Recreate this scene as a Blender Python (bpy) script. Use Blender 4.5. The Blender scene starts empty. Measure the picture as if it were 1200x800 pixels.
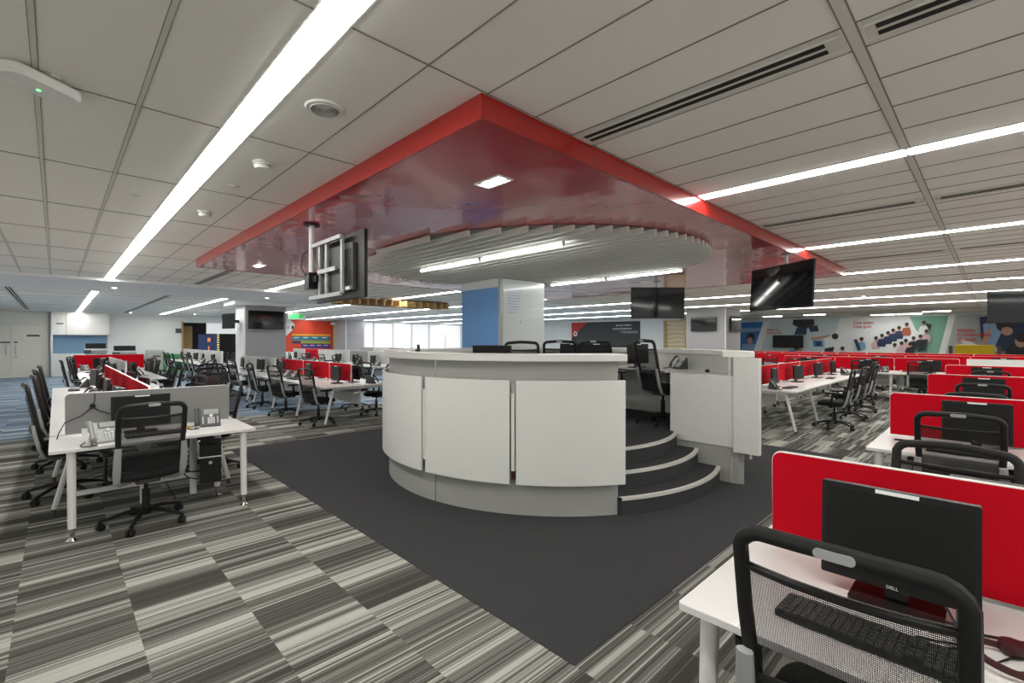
import bpy, math, random
from mathutils import Vector, Matrix
R_ = math.radians
C = bpy.context.scene.collection
scene = bpy.context.scene
# ------------------------------------------------------------------ camera, world, exposure
TH = math.atan2(535, 550)
EYE = 1.6
cam_d = bpy.data.cameras.new('camera'); cam = bpy.data.objects.new('camera', cam_d); C.objects.link(cam)
cam.location = (0, 0, EYE); cam.rotation_euler = (R_(90), 0, -TH)
cam_d.sensor_width = 36; cam_d.lens = 16.5; cam_d.shift_y = -1/1200; cam_d.clip_start = .02; cam_d.clip_end = 200
scene.camera = cam
world = bpy.data.worlds.new('world'); scene.world = world; world.use_nodes = True
world.node_tree.nodes['Background'].inputs[0].default_value = (1, .98, .93, 1)
world.node_tree.nodes['Background'].inputs[1].default_value = .42
scene.view_settings.view_transform = 'Standard'; scene.view_settings.look = 'None'
scene.view_settings.exposure = 0.95; scene.view_settings.gamma = 1; scene.view_settings.use_curve_mapping = False
STRIP = 15.0          # strength of the linear ceiling lights
CZ = 2.9             # ceiling height
# ------------------------------------------------------------------ materials
MAT = {}
def mat(name, col, rough=.5, metal=0, coat=0, emit=None, es=0, noise=0, nscale=40, bump=0, spec=.5):
    m = bpy.data.materials.new(name); m.use_nodes = True; n = m.node_tree.nodes; l = m.node_tree.links
    b = n['Principled BSDF']
    b.inputs['Base Color'].default_value = (*col, 1); b.inputs['Roughness'].default_value = rough
    b.inputs['Metallic'].default_value = metal; b.inputs['Coat Weight'].default_value = coat
    b.inputs['Specular IOR Level'].default_value = spec
    if emit: b.inputs['Emission Color'].default_value = (*emit, 1); b.inputs['Emission Strength'].default_value = es
    tc = n.new('ShaderNodeTexCoord')
    nz = n.new('ShaderNodeTexNoise'); nz.inputs['Scale'].default_value = nscale; nz.inputs['Detail'].default_value = 3
    l.new(tc.outputs['Object'], nz.inputs['Vector'])
    if noise:
        mx = n.new('ShaderNodeMix'); mx.data_type = 'RGBA'
        mx.inputs[6].default_value = (*[c*(1-noise) for c in col], 1); mx.inputs[7].default_value = (*[min(1, c*(1+noise)) for c in col], 1)
        l.new(nz.outputs[0], mx.inputs[0]); l.new(mx.outputs[2], b.inputs['Base Color'])
    if bump:
        bp = n.new('ShaderNodeBump'); bp.inputs['Strength'].default_value = bump; bp.inputs['Distance'].default_value = .002
        l.new(nz.outputs[0], bp.inputs['Height']); l.new(bp.outputs[0], b.inputs['Normal'])
    MAT[name] = m; return m
def MN(m):
    return m.node_tree.nodes, m.node_tree.links, m.node_tree.nodes['Principled BSDF']
mat('ceiling', (.86, .84, .785), .9, noise=.04, nscale=300, bump=.15)
mat('soffit', (.82, .83, .82), .8, noise=.03)
mat('grid_dark', (.22, .21, .19), .8); mat('grid_light', (.66, .65, .60), .6)
mat('wall_white', (.74, .755, .74), .7, noise=.03, nscale=3)
mat('wall_cream', (.72, .71, .63), .6, noise=.03, nscale=3)
mat('wall_blue', (.16, .28, .42), .6, noise=.05)
mat('column_grey', (.33, .325, .33), .6, noise=.06, nscale=8)
mat('blue', (.15, .36, .70), .6, noise=.04)
mat('red_fascia', (.38, .014, .010), .28, coat=.4, noise=.08, nscale=3)
mat('white_lam', (.74, .755, .715), .35, noise=.02, nscale=5)
mat('white_solid', (.78, .775, .745), .3, noise=.02, nscale=5)
mat('grey_lam', (.38, .385, .36), .4, noise=.06, nscale=4)
mat('white_metal', (.76, .76, .74), .35)
mat('desk_white', (.74, .735, .715), .3, noise=.03, nscale=3)
mat('chrome', (.7, .7, .7), .15, metal=1)
mat('silver', (.42, .43, .44), .4, metal=.3)
mat('black_plastic', (.008, .008, .008), .42, spec=.35)
mat('black_frame', (.010, .010, .010), .5, noise=.2, nscale=20, spec=.35)
mat('black_fabric', (.009, .009, .0095), .95, noise=.3, nscale=200, bump=.5)
mat('screen_off', (.012, .013, .014), .16)
mat('screen_matte', (.009, .009, .009), .45, spec=.25)
mat('tv_screen', (.006, .009, .010), .07)
mat('dark_grey', (.06, .06, .06), .5)
mat('red_fabric', (.48, .002, .012), .95, noise=.12, nscale=260, bump=.5, spec=.15)
mat('grey_fabric', (.26, .26, .255), .95, noise=.1, nscale=260, bump=.5)
mat('pale_fabric', (.48, .48, .47), .95, noise=.1, nscale=260, bump=.5)
mat('phone_silver', (.30, .31, .30), .35, metal=.2); mat('phone_dark', (.055, .06, .062), .4)
mat('lcd', (.28, .31, .26), .3); mat('key_light', (.62, .63, .62), .5); mat('paper', (.8, .8, .78), .7)
mat('nosing', (.62, .62, .58), .5)
mat('slot_grey', (.22, .225, .21), .7); mat('slat', (.74, .75, .70), .5, noise=.04)
mat('wood', (.42, .27, .1), .5, noise=.35, nscale=9); mat('wood_dark', (.12, .06, .025), .5, noise=.3, nscale=9)
mat('gold_cloth', (.62, .5, .3), .8, noise=.15, nscale=6)
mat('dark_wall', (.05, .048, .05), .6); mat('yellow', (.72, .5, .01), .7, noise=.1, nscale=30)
mat('green', (.02, .3, .07), .5); mat('beige_metal', (.5, .5, .43), .45); mat('maroon', (.05, .008, .010), .5, noise=.3)
mat('cable_yellow', (.7, .55, .12), .5)
mat('slot_black', (.012, .012, .011), .8); mat('vent_white', (.68, .66, .61), .5)
mat('light_strip', (1, 1, 1), .5, emit=(1, .985, .95), es=STRIP)
mat('tube_light', (1, 1, 1), .5, emit=(1, 1, .97), es=STRIP*1.0)
mat('spot_emit', (1, 1, 1), .5, emit=(1, .93, .8), es=14)
mat('exit_green', (.0, .3, .02), .5, emit=(.05, 1, .15), es=1.2)
mat('led_green', (.0, .5, .02), .5, emit=(.1, 1, .2), es=2)
mat('window_bright', (.6, .6, .6), .5, emit=(.96, .98, 1), es=.33)
mat('video_blue', (.01, .02, .08), .3, emit=(.02, .08, .3), es=.12)
mat('glass_board', (.72, .77, .76), .22, coat=.25, noise=.03, nscale=2)
mat('wall_panel_grey', (.28, .28, .3), .6)
# glossy red canopy underside: lacquer with slow ripples
m = mat('red_gloss', (.50, .018, .03), .22, coat=.6); n, l, b = MN(m); b.inputs['Coat Roughness'].default_value = .06
b.inputs['Specular IOR Level'].default_value = .8
tc = n.new('ShaderNodeTexCoord'); mp = n.new('ShaderNodeMapping'); mp.inputs['Scale'].default_value = (1.1, .8, 1)
nz = n.new('ShaderNodeTexNoise'); nz.inputs['Scale'].default_value = 1.6; nz.inputs['Detail'].default_value = 2
bp = n.new('ShaderNodeBump'); bp.inputs['Strength'].default_value = .25; bp.inputs['Distance'].default_value = .05
l.new(tc.outputs['Object'], mp.inputs[0]); l.new(mp.outputs[0], nz.inputs['Vector']); l.new(nz.outputs[0], bp.inputs['Height'])
l.new(bp.outputs[0], b.inputs['Normal']); l.new(bp.outputs[0], b.inputs['Coat Normal'])
# striped carpet tiles
def carpet(name, stops, XO, tile=.5, length=1.0):
    m = mat(name, (.2, .2, .2), .97, spec=.1); n, l, b = MN(m)
    tc = n.new('ShaderNodeTexCoord'); sp = n.new('ShaderNodeSeparateXYZ'); l.new(tc.outputs['Object'], sp.inputs[0])
    def mth(op, a, bb=None, c=None):
        k = n.new('ShaderNodeMath'); k.operation = op
        for i, v in enumerate((a, bb, c)):
            if v is None: continue
            if isinstance(v, (int, float)): k.inputs[i].default_value = v
            else: l.new(v, k.inputs[i])
        return k.outputs[0]
    X, Y = sp.outputs[0], sp.outputs[1]
    ci = mth('FLOOR', mth('DIVIDE', mth('SUBTRACT', X, XO), tile))
    w1 = n.new('ShaderNodeTexWhiteNoise'); w1.noise_dimensions = '1D'; l.new(ci, w1.inputs['W'])
    off = w1.outputs[0]
    rj = mth('FLOOR', mth('ADD', mth('DIVIDE', Y, length), off))
    w2 = n.new('ShaderNodeTexWhiteNoise'); w2.noise_dimensions = '2D'
    cb = n.new('ShaderNodeCombineXYZ'); l.new(ci, cb.inputs[0]); l.new(rj, cb.inputs[1]); l.new(cb.outputs[0], w2.inputs['Vector'])
    seed = mth('MULTIPLY', w2.outputs[0], 400.0)
    def n1(freq, det):
        k = n.new('ShaderNodeTexNoise'); k.noise_dimensions = '1D'; k.inputs['Scale'].default_value = 1; k.inputs['Detail'].default_value = det
        l.new(mth('ADD', mth('MULTIPLY', Y, freq), seed), k.inputs['W']); return k.outputs[0]
    low = n1(3.2, 1); mid = n1(17, 2); hi = n1(70, 2)
    v = mth('ADD', mth('MULTIPLY', low, 1.0), mth('MULTIPLY', mid, .75)); v = mth('ADD', v, mth('MULTIPLY', hi, .62))
    v = mth('SUBTRACT', mth('MULTIPLY', v, 1.35), 1.05)
    nf = n.new('ShaderNodeTexNoise'); nf.inputs['Scale'].default_value = 260; l.new(tc.outputs['Object'], nf.inputs['Vector'])
    v = mth('ADD', v, mth('MULTIPLY', mth('SUBTRACT', nf.outputs[0], .5), .35))
    r = n.new('ShaderNodeValToRGB'); l.new(v, r.inputs[0])
    e = r.color_ramp.elements; e[0].position, e[1].position = stops[0][0], stops[-1][0]
    e[0].color = (*stops[0][1], 1); e[1].color = (*stops[-1][1], 1)
    for p, c in stops[1:-1]: q = e.new(p); q.color = (*c, 1)
    l.new(r.outputs[0], b.inputs['Base Color'])
    bp = n.new('ShaderNodeBump'); bp.inputs['Strength'].default_value = .5; bp.inputs['Distance'].default_value = .003
    l.new(nf.outputs[0], bp.inputs['Height']); l.new(bp.outputs[0], b.inputs['Normal'])
    return m
carpet('carpet_grey', [(.24, (.062, .061, .054)), (.45, (.10, .099, .086)), (.60, (.19, .188, .168)), (.70, (.26, .262, .245)), (.80, (.46, .465, .41))], .33)
carpet('carpet_blue', [(.25, (.095, .135, .19)), (.48, (.17, .24, .33)), (.66, (.26, .33, .41)), (.85, (.45, .5, .53))], .33)
m = mat('carpet_dark', (.053, .054, .056), .98, noise=.55, nscale=190, bump=1, spec=.1)
mat('carpet_deck', (.066, .075, .09), .98, noise=.4, nscale=190, bump=1, spec=.1)
# see-through chair mesh
m = mat('chair_mesh', (.010, .010, .010), .7); n, l, b = MN(m)
tc = n.new('ShaderNodeTexCoord'); sp = n.new('ShaderNodeSeparateXYZ'); l.new(tc.outputs['Object'], sp.inputs[0])
def mm(op, a, bb):
    k = n.new('ShaderNodeMath'); k.operation = op
    for i, v in enumerate((a, bb)):
        if isinstance(v, (int, float)): k.inputs[i].default_value = v
        else: l.new(v, k.inputs[i])
    return k.outputs[0]
fx = mm('MULTIPLY', sp.outputs[0], 950); fz = mm('MULTIPLY', sp.outputs[2], 1350)
s1 = mm('SINE', mm('ADD', fx, mm('MULTIPLY', fz, .5)), 0); s2 = mm('SINE', mm('SUBTRACT', fx, mm('MULTIPLY', fz, .5)), 0)
hole = mm('GREATER_THAN', mm('MULTIPLY', s1, s2), .1)
hole2 = mm('MULTIPLY', hole, .85)
tr = n.new('ShaderNodeBsdfTransparent'); mx = n.new('ShaderNodeMixShader')
l.new(hole2, mx.inputs[0]); l.new(b.outputs[0], mx.inputs[1]); l.new(tr.outputs[0], mx.inputs[2])
l.new(mx.outputs[0], n['Material Output'].inputs[0])
# ------------------------------------------------------------------ mesh helper
class MB:
    def __init__(s): s.v = []; s.f = []; s.mi = []; s.k = 0; s.T = Matrix.Identity(4); s.sm = 35
    def add(s, vs, fs):
        o = len(s.v); s.v += [tuple(s.T @ Vector(p)) for p in vs]
        s.f += [[i+o for i in f] for f in fs]; s.mi += [s.k]*len(fs); return s
    def box(s, x0, x1, y0, y1, z0, z1):
        vs = [(x, y, z) for z in (z0, z1) for x, y in ((x0, y0), (x1, y0), (x1, y1), (x0, y1))]
        return s.add(vs, [[3, 2, 1, 0], [4, 5, 6, 7], [0, 1, 5, 4], [1, 2, 6, 5], [2, 3, 7, 6], [3, 0, 4, 7]])
    def prism(s, poly, z0, z1, axis='z'):
        n = len(poly)
        def q(a, b, h): return (a, b, h) if axis == 'z' else ((a, h, b) if axis == 'y' else (h, a, b))
        vs = [q(a, b, z0) for a, b in poly]+[q(a, b, z1) for a, b in poly]
        return s.add(vs, [list(range(n))[::-1], list(range(n, 2*n))]+[[i, (i+1) % n, n+(i+1) % n, n+i] for i in range(n)])
    def cyl(s, p0, p1, r0, r1=None, n=12):
        if r1 is None: r1 = r0
        return s.tube([p0, p1], [r0, r1], n)
    def tube(s, path, r, n=8, closed=False, flat=None, up=None):
        P = [Vector(p) for p in path]; N = len(P)
        rr = r if isinstance(r, (list, tuple)) else [r]*N
        vs = []; prev = None
        for i in range(N):
            if closed: d = P[(i+1) % N]-P[i-1]
            else: d = P[min(i+1, N-1)]-P[max(i-1, 0)]
            d.normalize()
            if up is not None: a = Vector(up)
            elif prev is not None: a = prev
            else: a = Vector((0, 0, 1)) if abs(d.z) < .9 else Vector((1, 0, 0))
            a = a-d*a.dot(d)
            if a.length < 1e-5: a = d.orthogonal()
            a.normalize(); prev = a; b = d.cross(a)
            for k in range(n):
                t = 2*math.pi*(k+.5)/n; fa = flat[0] if flat else 1; fb = flat[1] if flat else 1
                vs.append(tuple(P[i]+a*math.cos(t)*rr[i]*fa+b*math.sin(t)*rr[i]*fb))
        fs = []
        for i in range(N if closed else N-1):
            j = (i+1) % N
            for k in range(n): fs.append([i*n+k, i*n+(k+1) % n, j*n+(k+1) % n, j*n+k])
        if not closed: fs += [list(range(n))[::-1], list(range((N-1)*n, N*n))]
        return s.add(vs, fs)
    def lathe(s, prof, n=20, c=(0, 0)):
        vs = [(c[0]+r*math.cos(2*math.pi*k/n), c[1]+r*math.sin(2*math.pi*k/n), z) for r, z in prof for k in range(n)]
        fs = [[i*n+k, i*n+(k+1) % n, (i+1)*n+(k+1) % n, (i+1)*n+k] for i in range(len(prof)-1) for k in range(n)]
        fs += [list(range(n))[::-1], list(range((len(prof)-1)*n, len(prof)*n))]
        return s.add(vs, fs)
    def ring(s, c, r0, r1, a0, a1, z0, z1, n=None, f=lambda a: 0):
        n = n or max(2, int(abs(a1-a0)/2.5)); vs = []; fs = []
        for i in range(n+1):
            a = a0+(a1-a0)*i/n; t = R_(a); e = f(a)
            for r, z in ((r0, z0), (r1, z0), (r1, z1), (r0, z1)):
                vs.append((c[0]+(r+e)*math.cos(t), c[1]+(r+e)*math.sin(t), z))
        for i in range(n):
            for k in range(4): fs.append([i*4+k, i*4+(k+1) % 4, (i+1)*4+(k+1) % 4, (i+1)*4+k])
        fs += [[3, 2, 1, 0], [n*4, n*4+1, n*4+2, n*4+3]]
        return s.add(vs, fs)
    def build(s, name, mats, parent=None, loc=None, rotz=0, bevel=0, smooth=True):
        me = bpy.data.meshes.new(name); me.from_pydata(s.v, [], s.f)
        mats = mats if isinstance(mats, (list, tuple)) else [mats]
        for q in mats: me.materials.append(MAT[q])
        me.polygons.foreach_set('material_index', s.mi)
        import bmesh
        bm = bmesh.new(); bm.from_mesh(me); bmesh.ops.recalc_face_normals(bm, faces=bm.faces); bm.to_mesh(me); bm.free()
        if smooth:
            me.polygons.foreach_set('use_smooth', [True]*len(me.polygons)); me.set_sharp_from_angle(angle=R_(s.sm))
        o = bpy.data.objects.new(name, me); C.objects.link(o); o.parent = parent
        if loc: o.location = loc
        o.rotation_euler.z = rotz
        if bevel:
            b = o.modifiers.new('bevel', 'BEVEL'); b.width = bevel; b.segments = 2; b.limit_method = 'ANGLE'; b.angle_limit = R_(50)
        return o
def tag(o, label, cat, group=None, kind=None):
    nw = len(label.split())
    if nw < 4 or nw > 16: print('LABELCOUNT', nw, label)
    o['label'] = label; o['category'] = cat
    if group: o['group'] = group
    if kind: o['kind'] = kind
    return o
def thing(name, label, cat, loc=(0, 0, 0), rotz=0, group=None):
    o = bpy.data.objects.new(name, None); C.objects.link(o); o.location = loc; o.rotation_euler = (0, 0, rotz)
    o.empty_display_size = .1
    return tag(o, label, cat, group)
def struct(o): o['kind'] = 'structure'; return o
def dup(root, loc, rotz, label, group=None):
    r = root.copy(); C.objects.link(r); r.location = loc; r.rotation_euler = (0, 0, rotz); tag(r, label, root['category'], group or root.get('group'))
    for ch in list(root.children):
        c = ch.copy(); C.objects.link(c); c.parent = r
        for g in list(ch.children):
            d = g.copy(); C.objects.link(d); d.parent = c
    return r
def rrect(x0, x1, y0, y1, r, n=4, corners=(1, 1, 1, 1)):
    pts = []
    for (cx, cy, a0), on in zip(((x1, y0, -90), (x1, y1, 0), (x0, y1, 90), (x0, y0, 180)), corners):
        if not on: pts.append((cx, cy)); continue
        ox = cx-r if cx == x1 else cx+r; oy = cy-r if cy == y1 else cy+r
        for i in range(n+1):
            t = R_(a0+90*i/n); pts.append((ox+r*math.cos(t), oy+r*math.sin(t)))
    return pts
def text(s, size, m, parent, loc, rot, name='lettering', depth=.002, align='LEFT', bold=0):
    cu = bpy.data.curves.new('t', 'FONT'); cu.body = s; cu.size = size; cu.extrude = depth; cu.align_x = align; cu.offset = bold
    cu.space_line = .95
    ob = bpy.data.objects.new('t', cu); C.objects.link(ob)
    dg = bpy.context.evaluated_depsgraph_get(); dg.update(); me = bpy.data.meshes.new_from_object(ob.evaluated_get(dg))
    bpy.data.objects.remove(ob); me.materials.clear(); me.materials.append(MAT[m])
    o = bpy.data.objects.new(name, me); C.objects.link(o); o.parent = parent; o.location = loc; o.rotation_euler = rot; return o
def W(x, y, X=None, Y=None, Z=None):
    """point where the sight line of a picture pixel meets a plane (used to lay out flat posters on their wall)"""
    r = (x-600)/550.; u = (399-y)/550.
    dx = math.sin(TH)+r*math.cos(TH); dy = math.cos(TH)-r*math.sin(TH)
    t = X/dx if X is not None else (Y/dy if Y is not None else (Z-EYE)/u)
    return (dx*t, dy*t, EYE+u*t)
rnd = random.Random(7)
# ------------------------------------------------------------------ room shell
X0, X1, Y0, Y1, XP = -3.2, 31.0, -5.0, 29.6, 25.2
struct(MB().box(X0, X1, Y0, 11.0, -.1, 0).build('floor', 'carpet_grey'))
struct(MB().box(X0, X1, 11.0, Y1+8, -.1, 0).build('floor_blue', 'carpet_blue')).name = 'floor.001'
struct(MB().box(1.83, 7.8, 1.44, 7.8, 0, .004).build('floor', 'carpet_dark'))
struct(MB().box(X0, X1, Y0, Y1, CZ, CZ+.15).build('ceiling', 'ceiling'))
MODS = (.46, .83, 1.2, 1.54, 1.765, 2.13, 2.53, 2.93)
g = MB()
for k in range(-1, 9):
    for d in MODS:
        x = .8+3.4*k+d
        if x < X0 or x > X1: continue
        w = .02 if x < 1 else .006
        g.k = 1 if x < 1 else 0
        g.box(x-w/2, x+w/2, Y0, 12.9 if x < 7 else Y1, CZ-.004, CZ+.01)
        if g.k == 1:
            g.k = 0; g.box(x-w/2-.003, x-w/2, Y0, 12.9, CZ-.003, CZ+.01); g.box(x+w/2, x+w/2+.003, Y0, 12.9, CZ-.003, CZ+.01)
for k in range(-3, 20):
    y = .42+1.44*k
    if 12.9 < y < 15.9: continue
    if k == 0:
        g.k = 1; g.box(1.6, X1, y-.02, y+.02, CZ-.006, CZ+.01); g.k = 0
        g.box(1.6, X1, y-.026, y-.02, CZ-.004, CZ+.01); g.box(1.6, X1, y+.02, y+.026, CZ-.004, CZ+.01); g.box(X0, 1.6, y-.003, y+.003, CZ-.004, CZ+.01)
    else:
        g.k = 0; g.box(X0, X1, y-.003, y+.003, CZ-.004, CZ+.01)
struct(g.build('trim_1', ['grid_dark', 'grid_light']))
struct(MB().box(X0, 7.0, 12.9, 15.9, CZ-.055, CZ+.02).build('trim_2', 'soffit'))
struct(MB().box(X0-.2, X0, 22, Y1+8, -.1, CZ+.15).build('wall_left', 'wall_white'))
# wall at the far left, with a dark opening between X 5.9 and 8.0
w = MB(); w.box(X0, 4.76, Y1, Y1+.2, 0, CZ+.05); w.box(7.4, XP+.2, Y1, Y1+.2, 0, CZ+.05); w.box(4.76, 7.4, Y1, Y1+.2, 2.55, CZ+.05)
struct(w.build('wall_back', 'wall_white'))
w = MB(); w.box(XP, XP+.2, 12.6, Y1, 0, CZ+.05); w.box(XP, X1, 12.4, 12.6, 0, CZ+.05)
struct(w.build('wall_right', 'wall_white'))
struct(MB().box(X1, X1+.2, Y0, 12.6, -.1, CZ+.15).build('wall_far', 'wall_white'))
# room beyond the opening
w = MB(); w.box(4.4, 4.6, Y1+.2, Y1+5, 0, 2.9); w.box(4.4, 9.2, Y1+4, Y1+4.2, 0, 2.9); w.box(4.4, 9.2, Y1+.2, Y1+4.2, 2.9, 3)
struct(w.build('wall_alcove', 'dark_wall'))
# ------------------------------------------------------------------ ceiling lights
def strip(x, ya, yb, label, seg=1.44, y_off=.42, name='linear_ceiling_light', group='long ceiling light strips'):
    t = thing(name, label, 'ceiling light', (x, (ya+yb)/2, CZ), group=group); c = (ya+yb)/2
    k0 = math.floor((ya-y_off)/seg)
    y = y_off+k0*seg
    f = MB(); f.box(-.078, -.07, ya-c, yb-c, -.005, .01); f.box(.07, .078, ya-c, yb-c, -.005, .01); f.build('housing', 'grid_light', t)
    while y < yb-.02:
        a, b = max(y, ya)+.011, min(y+seg, yb)-.011
        if b-a > .05: MB().prism([(-.07, .004), (-.067, -.006), (-.055, -.011), (.055, -.011), (.067, -.006), (.07, .004)], a-c, b-c, axis='y').build('diffuser', 'light_strip', t, smooth=False)
        y += seg
STR = [(.8, Y0+.2, 12.85, 'long bright light strip over the left aisle, nearest in view'),
       (.75, 16.0, 29.3, 'bright light strip beyond the ceiling band, ending near the double doors'),
       (4.2, Y0+.2, 1.88, 'bright strip entering the red canopy edge, nearest on the right'),
       (3.95, 8.85, 12.85, 'light strip emerging from behind the left corner of the red canopy'),
       (3.75, 16.0, 28.6, 'light strip left of the grey column with the television'),
       (7.6, Y0+.2, 1.88, 'second bright strip from the right meeting the red canopy edge'),
       (7.6, 8.85, 29.3, 'light strip running behind the hanging television to the orange wall'),
       (11.0, Y0+.2, 29.3, 'light strip passing just beyond the far corner of the red canopy'),
       (14.2, Y0+.2, 29.3, 'second light strip beyond the red canopy'),
       (17.6, Y0+.2, 29.3, 'third light strip beyond the red canopy, before the far grey column'),
       (21.4, Y0+.2, 29.3, 'fourth light strip beyond the red canopy, behind the far grey column')]
for a in STR: strip(*a[:3], a[3])
for i, (px, py) in enumerate(((906, 371), (955, 369), (1035, 369), (1066, 368), (1098, 365))):
    q = W(px, py, Z=CZ-.02)
    t = thing('recessed_ceiling_light', ['leftmost', 'second from left', 'middle', 'second from right', 'rightmost'][i]+' short ceiling light in front of the photo mural', 'ceiling light', (q[0], q[1], CZ), group='short lights along the mural')
    MB().box(-.1, .1, -.46, .46, -.02, .004).build('diffuser', 'light_strip', t, smooth=False)
    MB().box(-.12, .12, -.48, -.46, -.025, .004).build('housing', 'grid_light', t)
# ------------------------------------------------------------------ slot diffusers
def vent(x, ya, yb, label):
    t = thing('slot_air_diffuser', label, 'air vent', (x, (ya+yb)/2, CZ), group='slotted air vents in the ceiling'); h = (yb-ya)/2
    f = MB(); f.box(-.105, .105, -h, h, -.006, .004); f.build('frame', 'vent_white', t)
    for s in (-.03, .03): MB().box(s-.016, s+.016, -h+.06, h-.04, -.009, .002).build('slot', 'slot_black', t)
    r = MB(); r.box(-.066, -.061, -h, h, -.012, 0); r.box(.061, .066, -h, h, -.012, 0); r.build('rim', 'grid_light', t)
vent(2.45, .46, 1.86, 'long double-slot vent above the near right edge of the red canopy')
vent(2.45, -1.0, .38, 'double-slot vent at top right, nearest corner of the photo')
vent(5.75, .46, 1.86, 'double-slot vent between the first two light strips right of canopy')
vent(5.75, -1.0, .38, 'double-slot vent at the right edge between first two light strips')
vent(9.12, .46, 1.86, 'thin dark vent between second and third light strips on the right')
vent(9.12, -1.0, .38, 'thin dark vent at right edge beyond the second light strip')
vent(12.6, -1.0, 3.3, 'farthest thin dark vent on the right side ceiling')
vent(2.32, 9.1, 12.8, 'double-slot vent left of the red canopy far corner')
vent(2.32, 16.2, 28.0, 'long dark vent line beyond the ceiling band, centre left')
vent(-.83, 16.0, 28.0, 'dark double vent line at the far left edge of the photo')
# ------------------------------------------------------------------ ceiling devices
t = thing('wireless_access_point', 'white oblong ceiling device with a small green light', 'access point', (-.06, 3.28, CZ), R_(38))
a = MB(); pr = rrect(-.17, .17, -.085, .085, .07, 6)
def loft(mb, layers, close=True):
    n = len(layers[0]); vs = [p for L in layers for p in L]; fs = []
    for i in range(len(layers)-1):
        for k in range(n): fs.append([i*n+k, i*n+(k+1) % n, (i+1)*n+(k+1) % n, (i+1)*n+k])
    fs += [list(range(n))[::-1], list(range((len(layers)-1)*n, len(layers)*n))]
    mb.add(vs, fs); return mb
loft(a, [[(x*s, y*s, z) for x, y in pr] for s, z in ((.9, -.012), (1, -.018), (1, -.045), (.9, -.062), (.6, -.068))]).build('casing', 'white_solid', t)
MB().lathe([(.008, -.071), (.008, -.066)], 10).build('status_light', 'led_green', t)
b = MB(); b.box(-.13, -.09, -.05, .05, -.014, .001); b.box(.09, .13, -.05, .05, -.014, .001); b.box(-.02, .02, -.1, .1, -.012, .001); b.build('bracket', 'grid_light', t)
t = thing('ceiling_speaker', 'round white ceiling speaker right of the long light strip', 'speaker', (1.08, 2.61, CZ))
MB().lathe([(.1, .002), (.105, -.004), (.098, -.012), (.085, -.013)], 32).build('rim', 'white_metal', t)
gr = MB()
for r in (.078, .062, .046, .03, .014): gr.lathe([(r, -.0135), (r, -.017), (r-.007, -.017), (r-.007, -.0135)], 28)
gr.build('grille', 'vent_white', t)
def smoke(x, y, label):
    t = thing('smoke_detector', label, 'smoke detector', (x, y, CZ), group='round ceiling detectors')
    MB().lathe([(.062, .001), (.065, -.01), (.05, -.016), (.055, -.022)], 24).build('base', 'white_solid', t)
    MB().lathe([(.053, -.022), (.055, -.035), (.046, -.05), (.02, -.056)], 24).build('head', 'white_solid', t)
    MB().lathe([(.0545, -.028), (.0558, -.031), (.0545, -.034)], 24).build('slot_ring', 'grid_dark', t)
smoke(1.08, 3.72, 'white smoke detector with dark slots, nearest beside the long light strip')
smoke(1.08, 5.55, 'small white detector, second beyond the nearest one beside the light strip')
smoke(.66, 14.6, 'tiny white detector in the plain ceiling band')
smoke(13.6, 2.1, 'white detector between light strips on the far right ceiling')
for x, y, lb in ((.52, 5.33, 'flat round cover plate left of the long light strip'), (1.08, 4.46, 'flat oval cover plate between the two ceiling detectors'), (5.0, .95, 'flat round cover plate near the canopy on the right ceiling')):
    o = MB().lathe([(.04, .001), (.042, -.004), (.034, -.008), (.0, -.009)], 20).build('cover_plate', 'vent_white', None, (x, y, CZ)); tag(o, lb, 'cover plate', 'flat ceiling cover plates')
def spot(x, y, z, label):
    t = thing('round_downlight', label, 'downlight', (x, y, z), group='small round downlights')
    MB().lathe([(.06, .001), (.06, -.006), (.05, -.007)], 20).build('rim', 'white_solid', t)
    MB().lathe([(.045, -.0075), (.04, -.009)], 20).build('lamp', 'spot_emit', t)
for px, py, z, lb in ((134, 337, CZ-.055, 'round downlight in the plain ceiling band beside the left strip'), (313, 349, CZ-.055, 'round downlight above the grey column with television'),
                      (153, 366, CZ, 'tiny round downlight near the white left wall'), (228, 368, CZ, 'tiny round downlight before the dark opening'),
                      (1012, 347, CZ, 'small round downlight between strips above the photo mural')):
    q = W(px, py, Z=z); spot(q[0], q[1], z, lb)
# ------------------------------------------------------------------ canopy
t = thing('red_ceiling_canopy', 'large glossy red canopy hanging over the round counter', 'canopy', (5.9, 5.36, 2.77))
hx, hy = 4.3, 3.485
MB().box(-hx+.02, hx-.02, -hy+.02, hy-.02, 0, .02).build('soffit_panel', 'red_gloss', t)
f = MB()
f.box(-hx, -hx+.02, -hy, hy, -.004, .13); f.box(hx-.02, hx, -hy, hy, -.004, .13); f.box(-hx+.02, hx-.02, -hy, -hy+.02, -.004, .13); f.box(-hx+.02, hx-.02, hy-.02, hy, -.004, .13)
f.build('fascia', 'red_fascia', t)
CC = (5.13, 4.93)
t = thing('slatted_ceiling_disc', 'oval disc of pale parallel slats under the red canopy', 'ceiling baffle', (CC[0], CC[1], 2.695))
x = -2.175; SR = 2.23; ASP = 1.17
MB().prism([(2.18*math.cos(R_(k*3)), 2.18*ASP*math.sin(R_(k*3))) for k in range(120)], .062, .074).build('backing_board', 'slot_grey', t)
while x < 2.2:
    h = ASP*math.sqrt(max(.01, SR*SR-x*x)); MB().box(x-.017, x+.017, -h, h, 0.0, .06).build('slat', 'slat', t, smooth=False); x += .15
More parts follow.
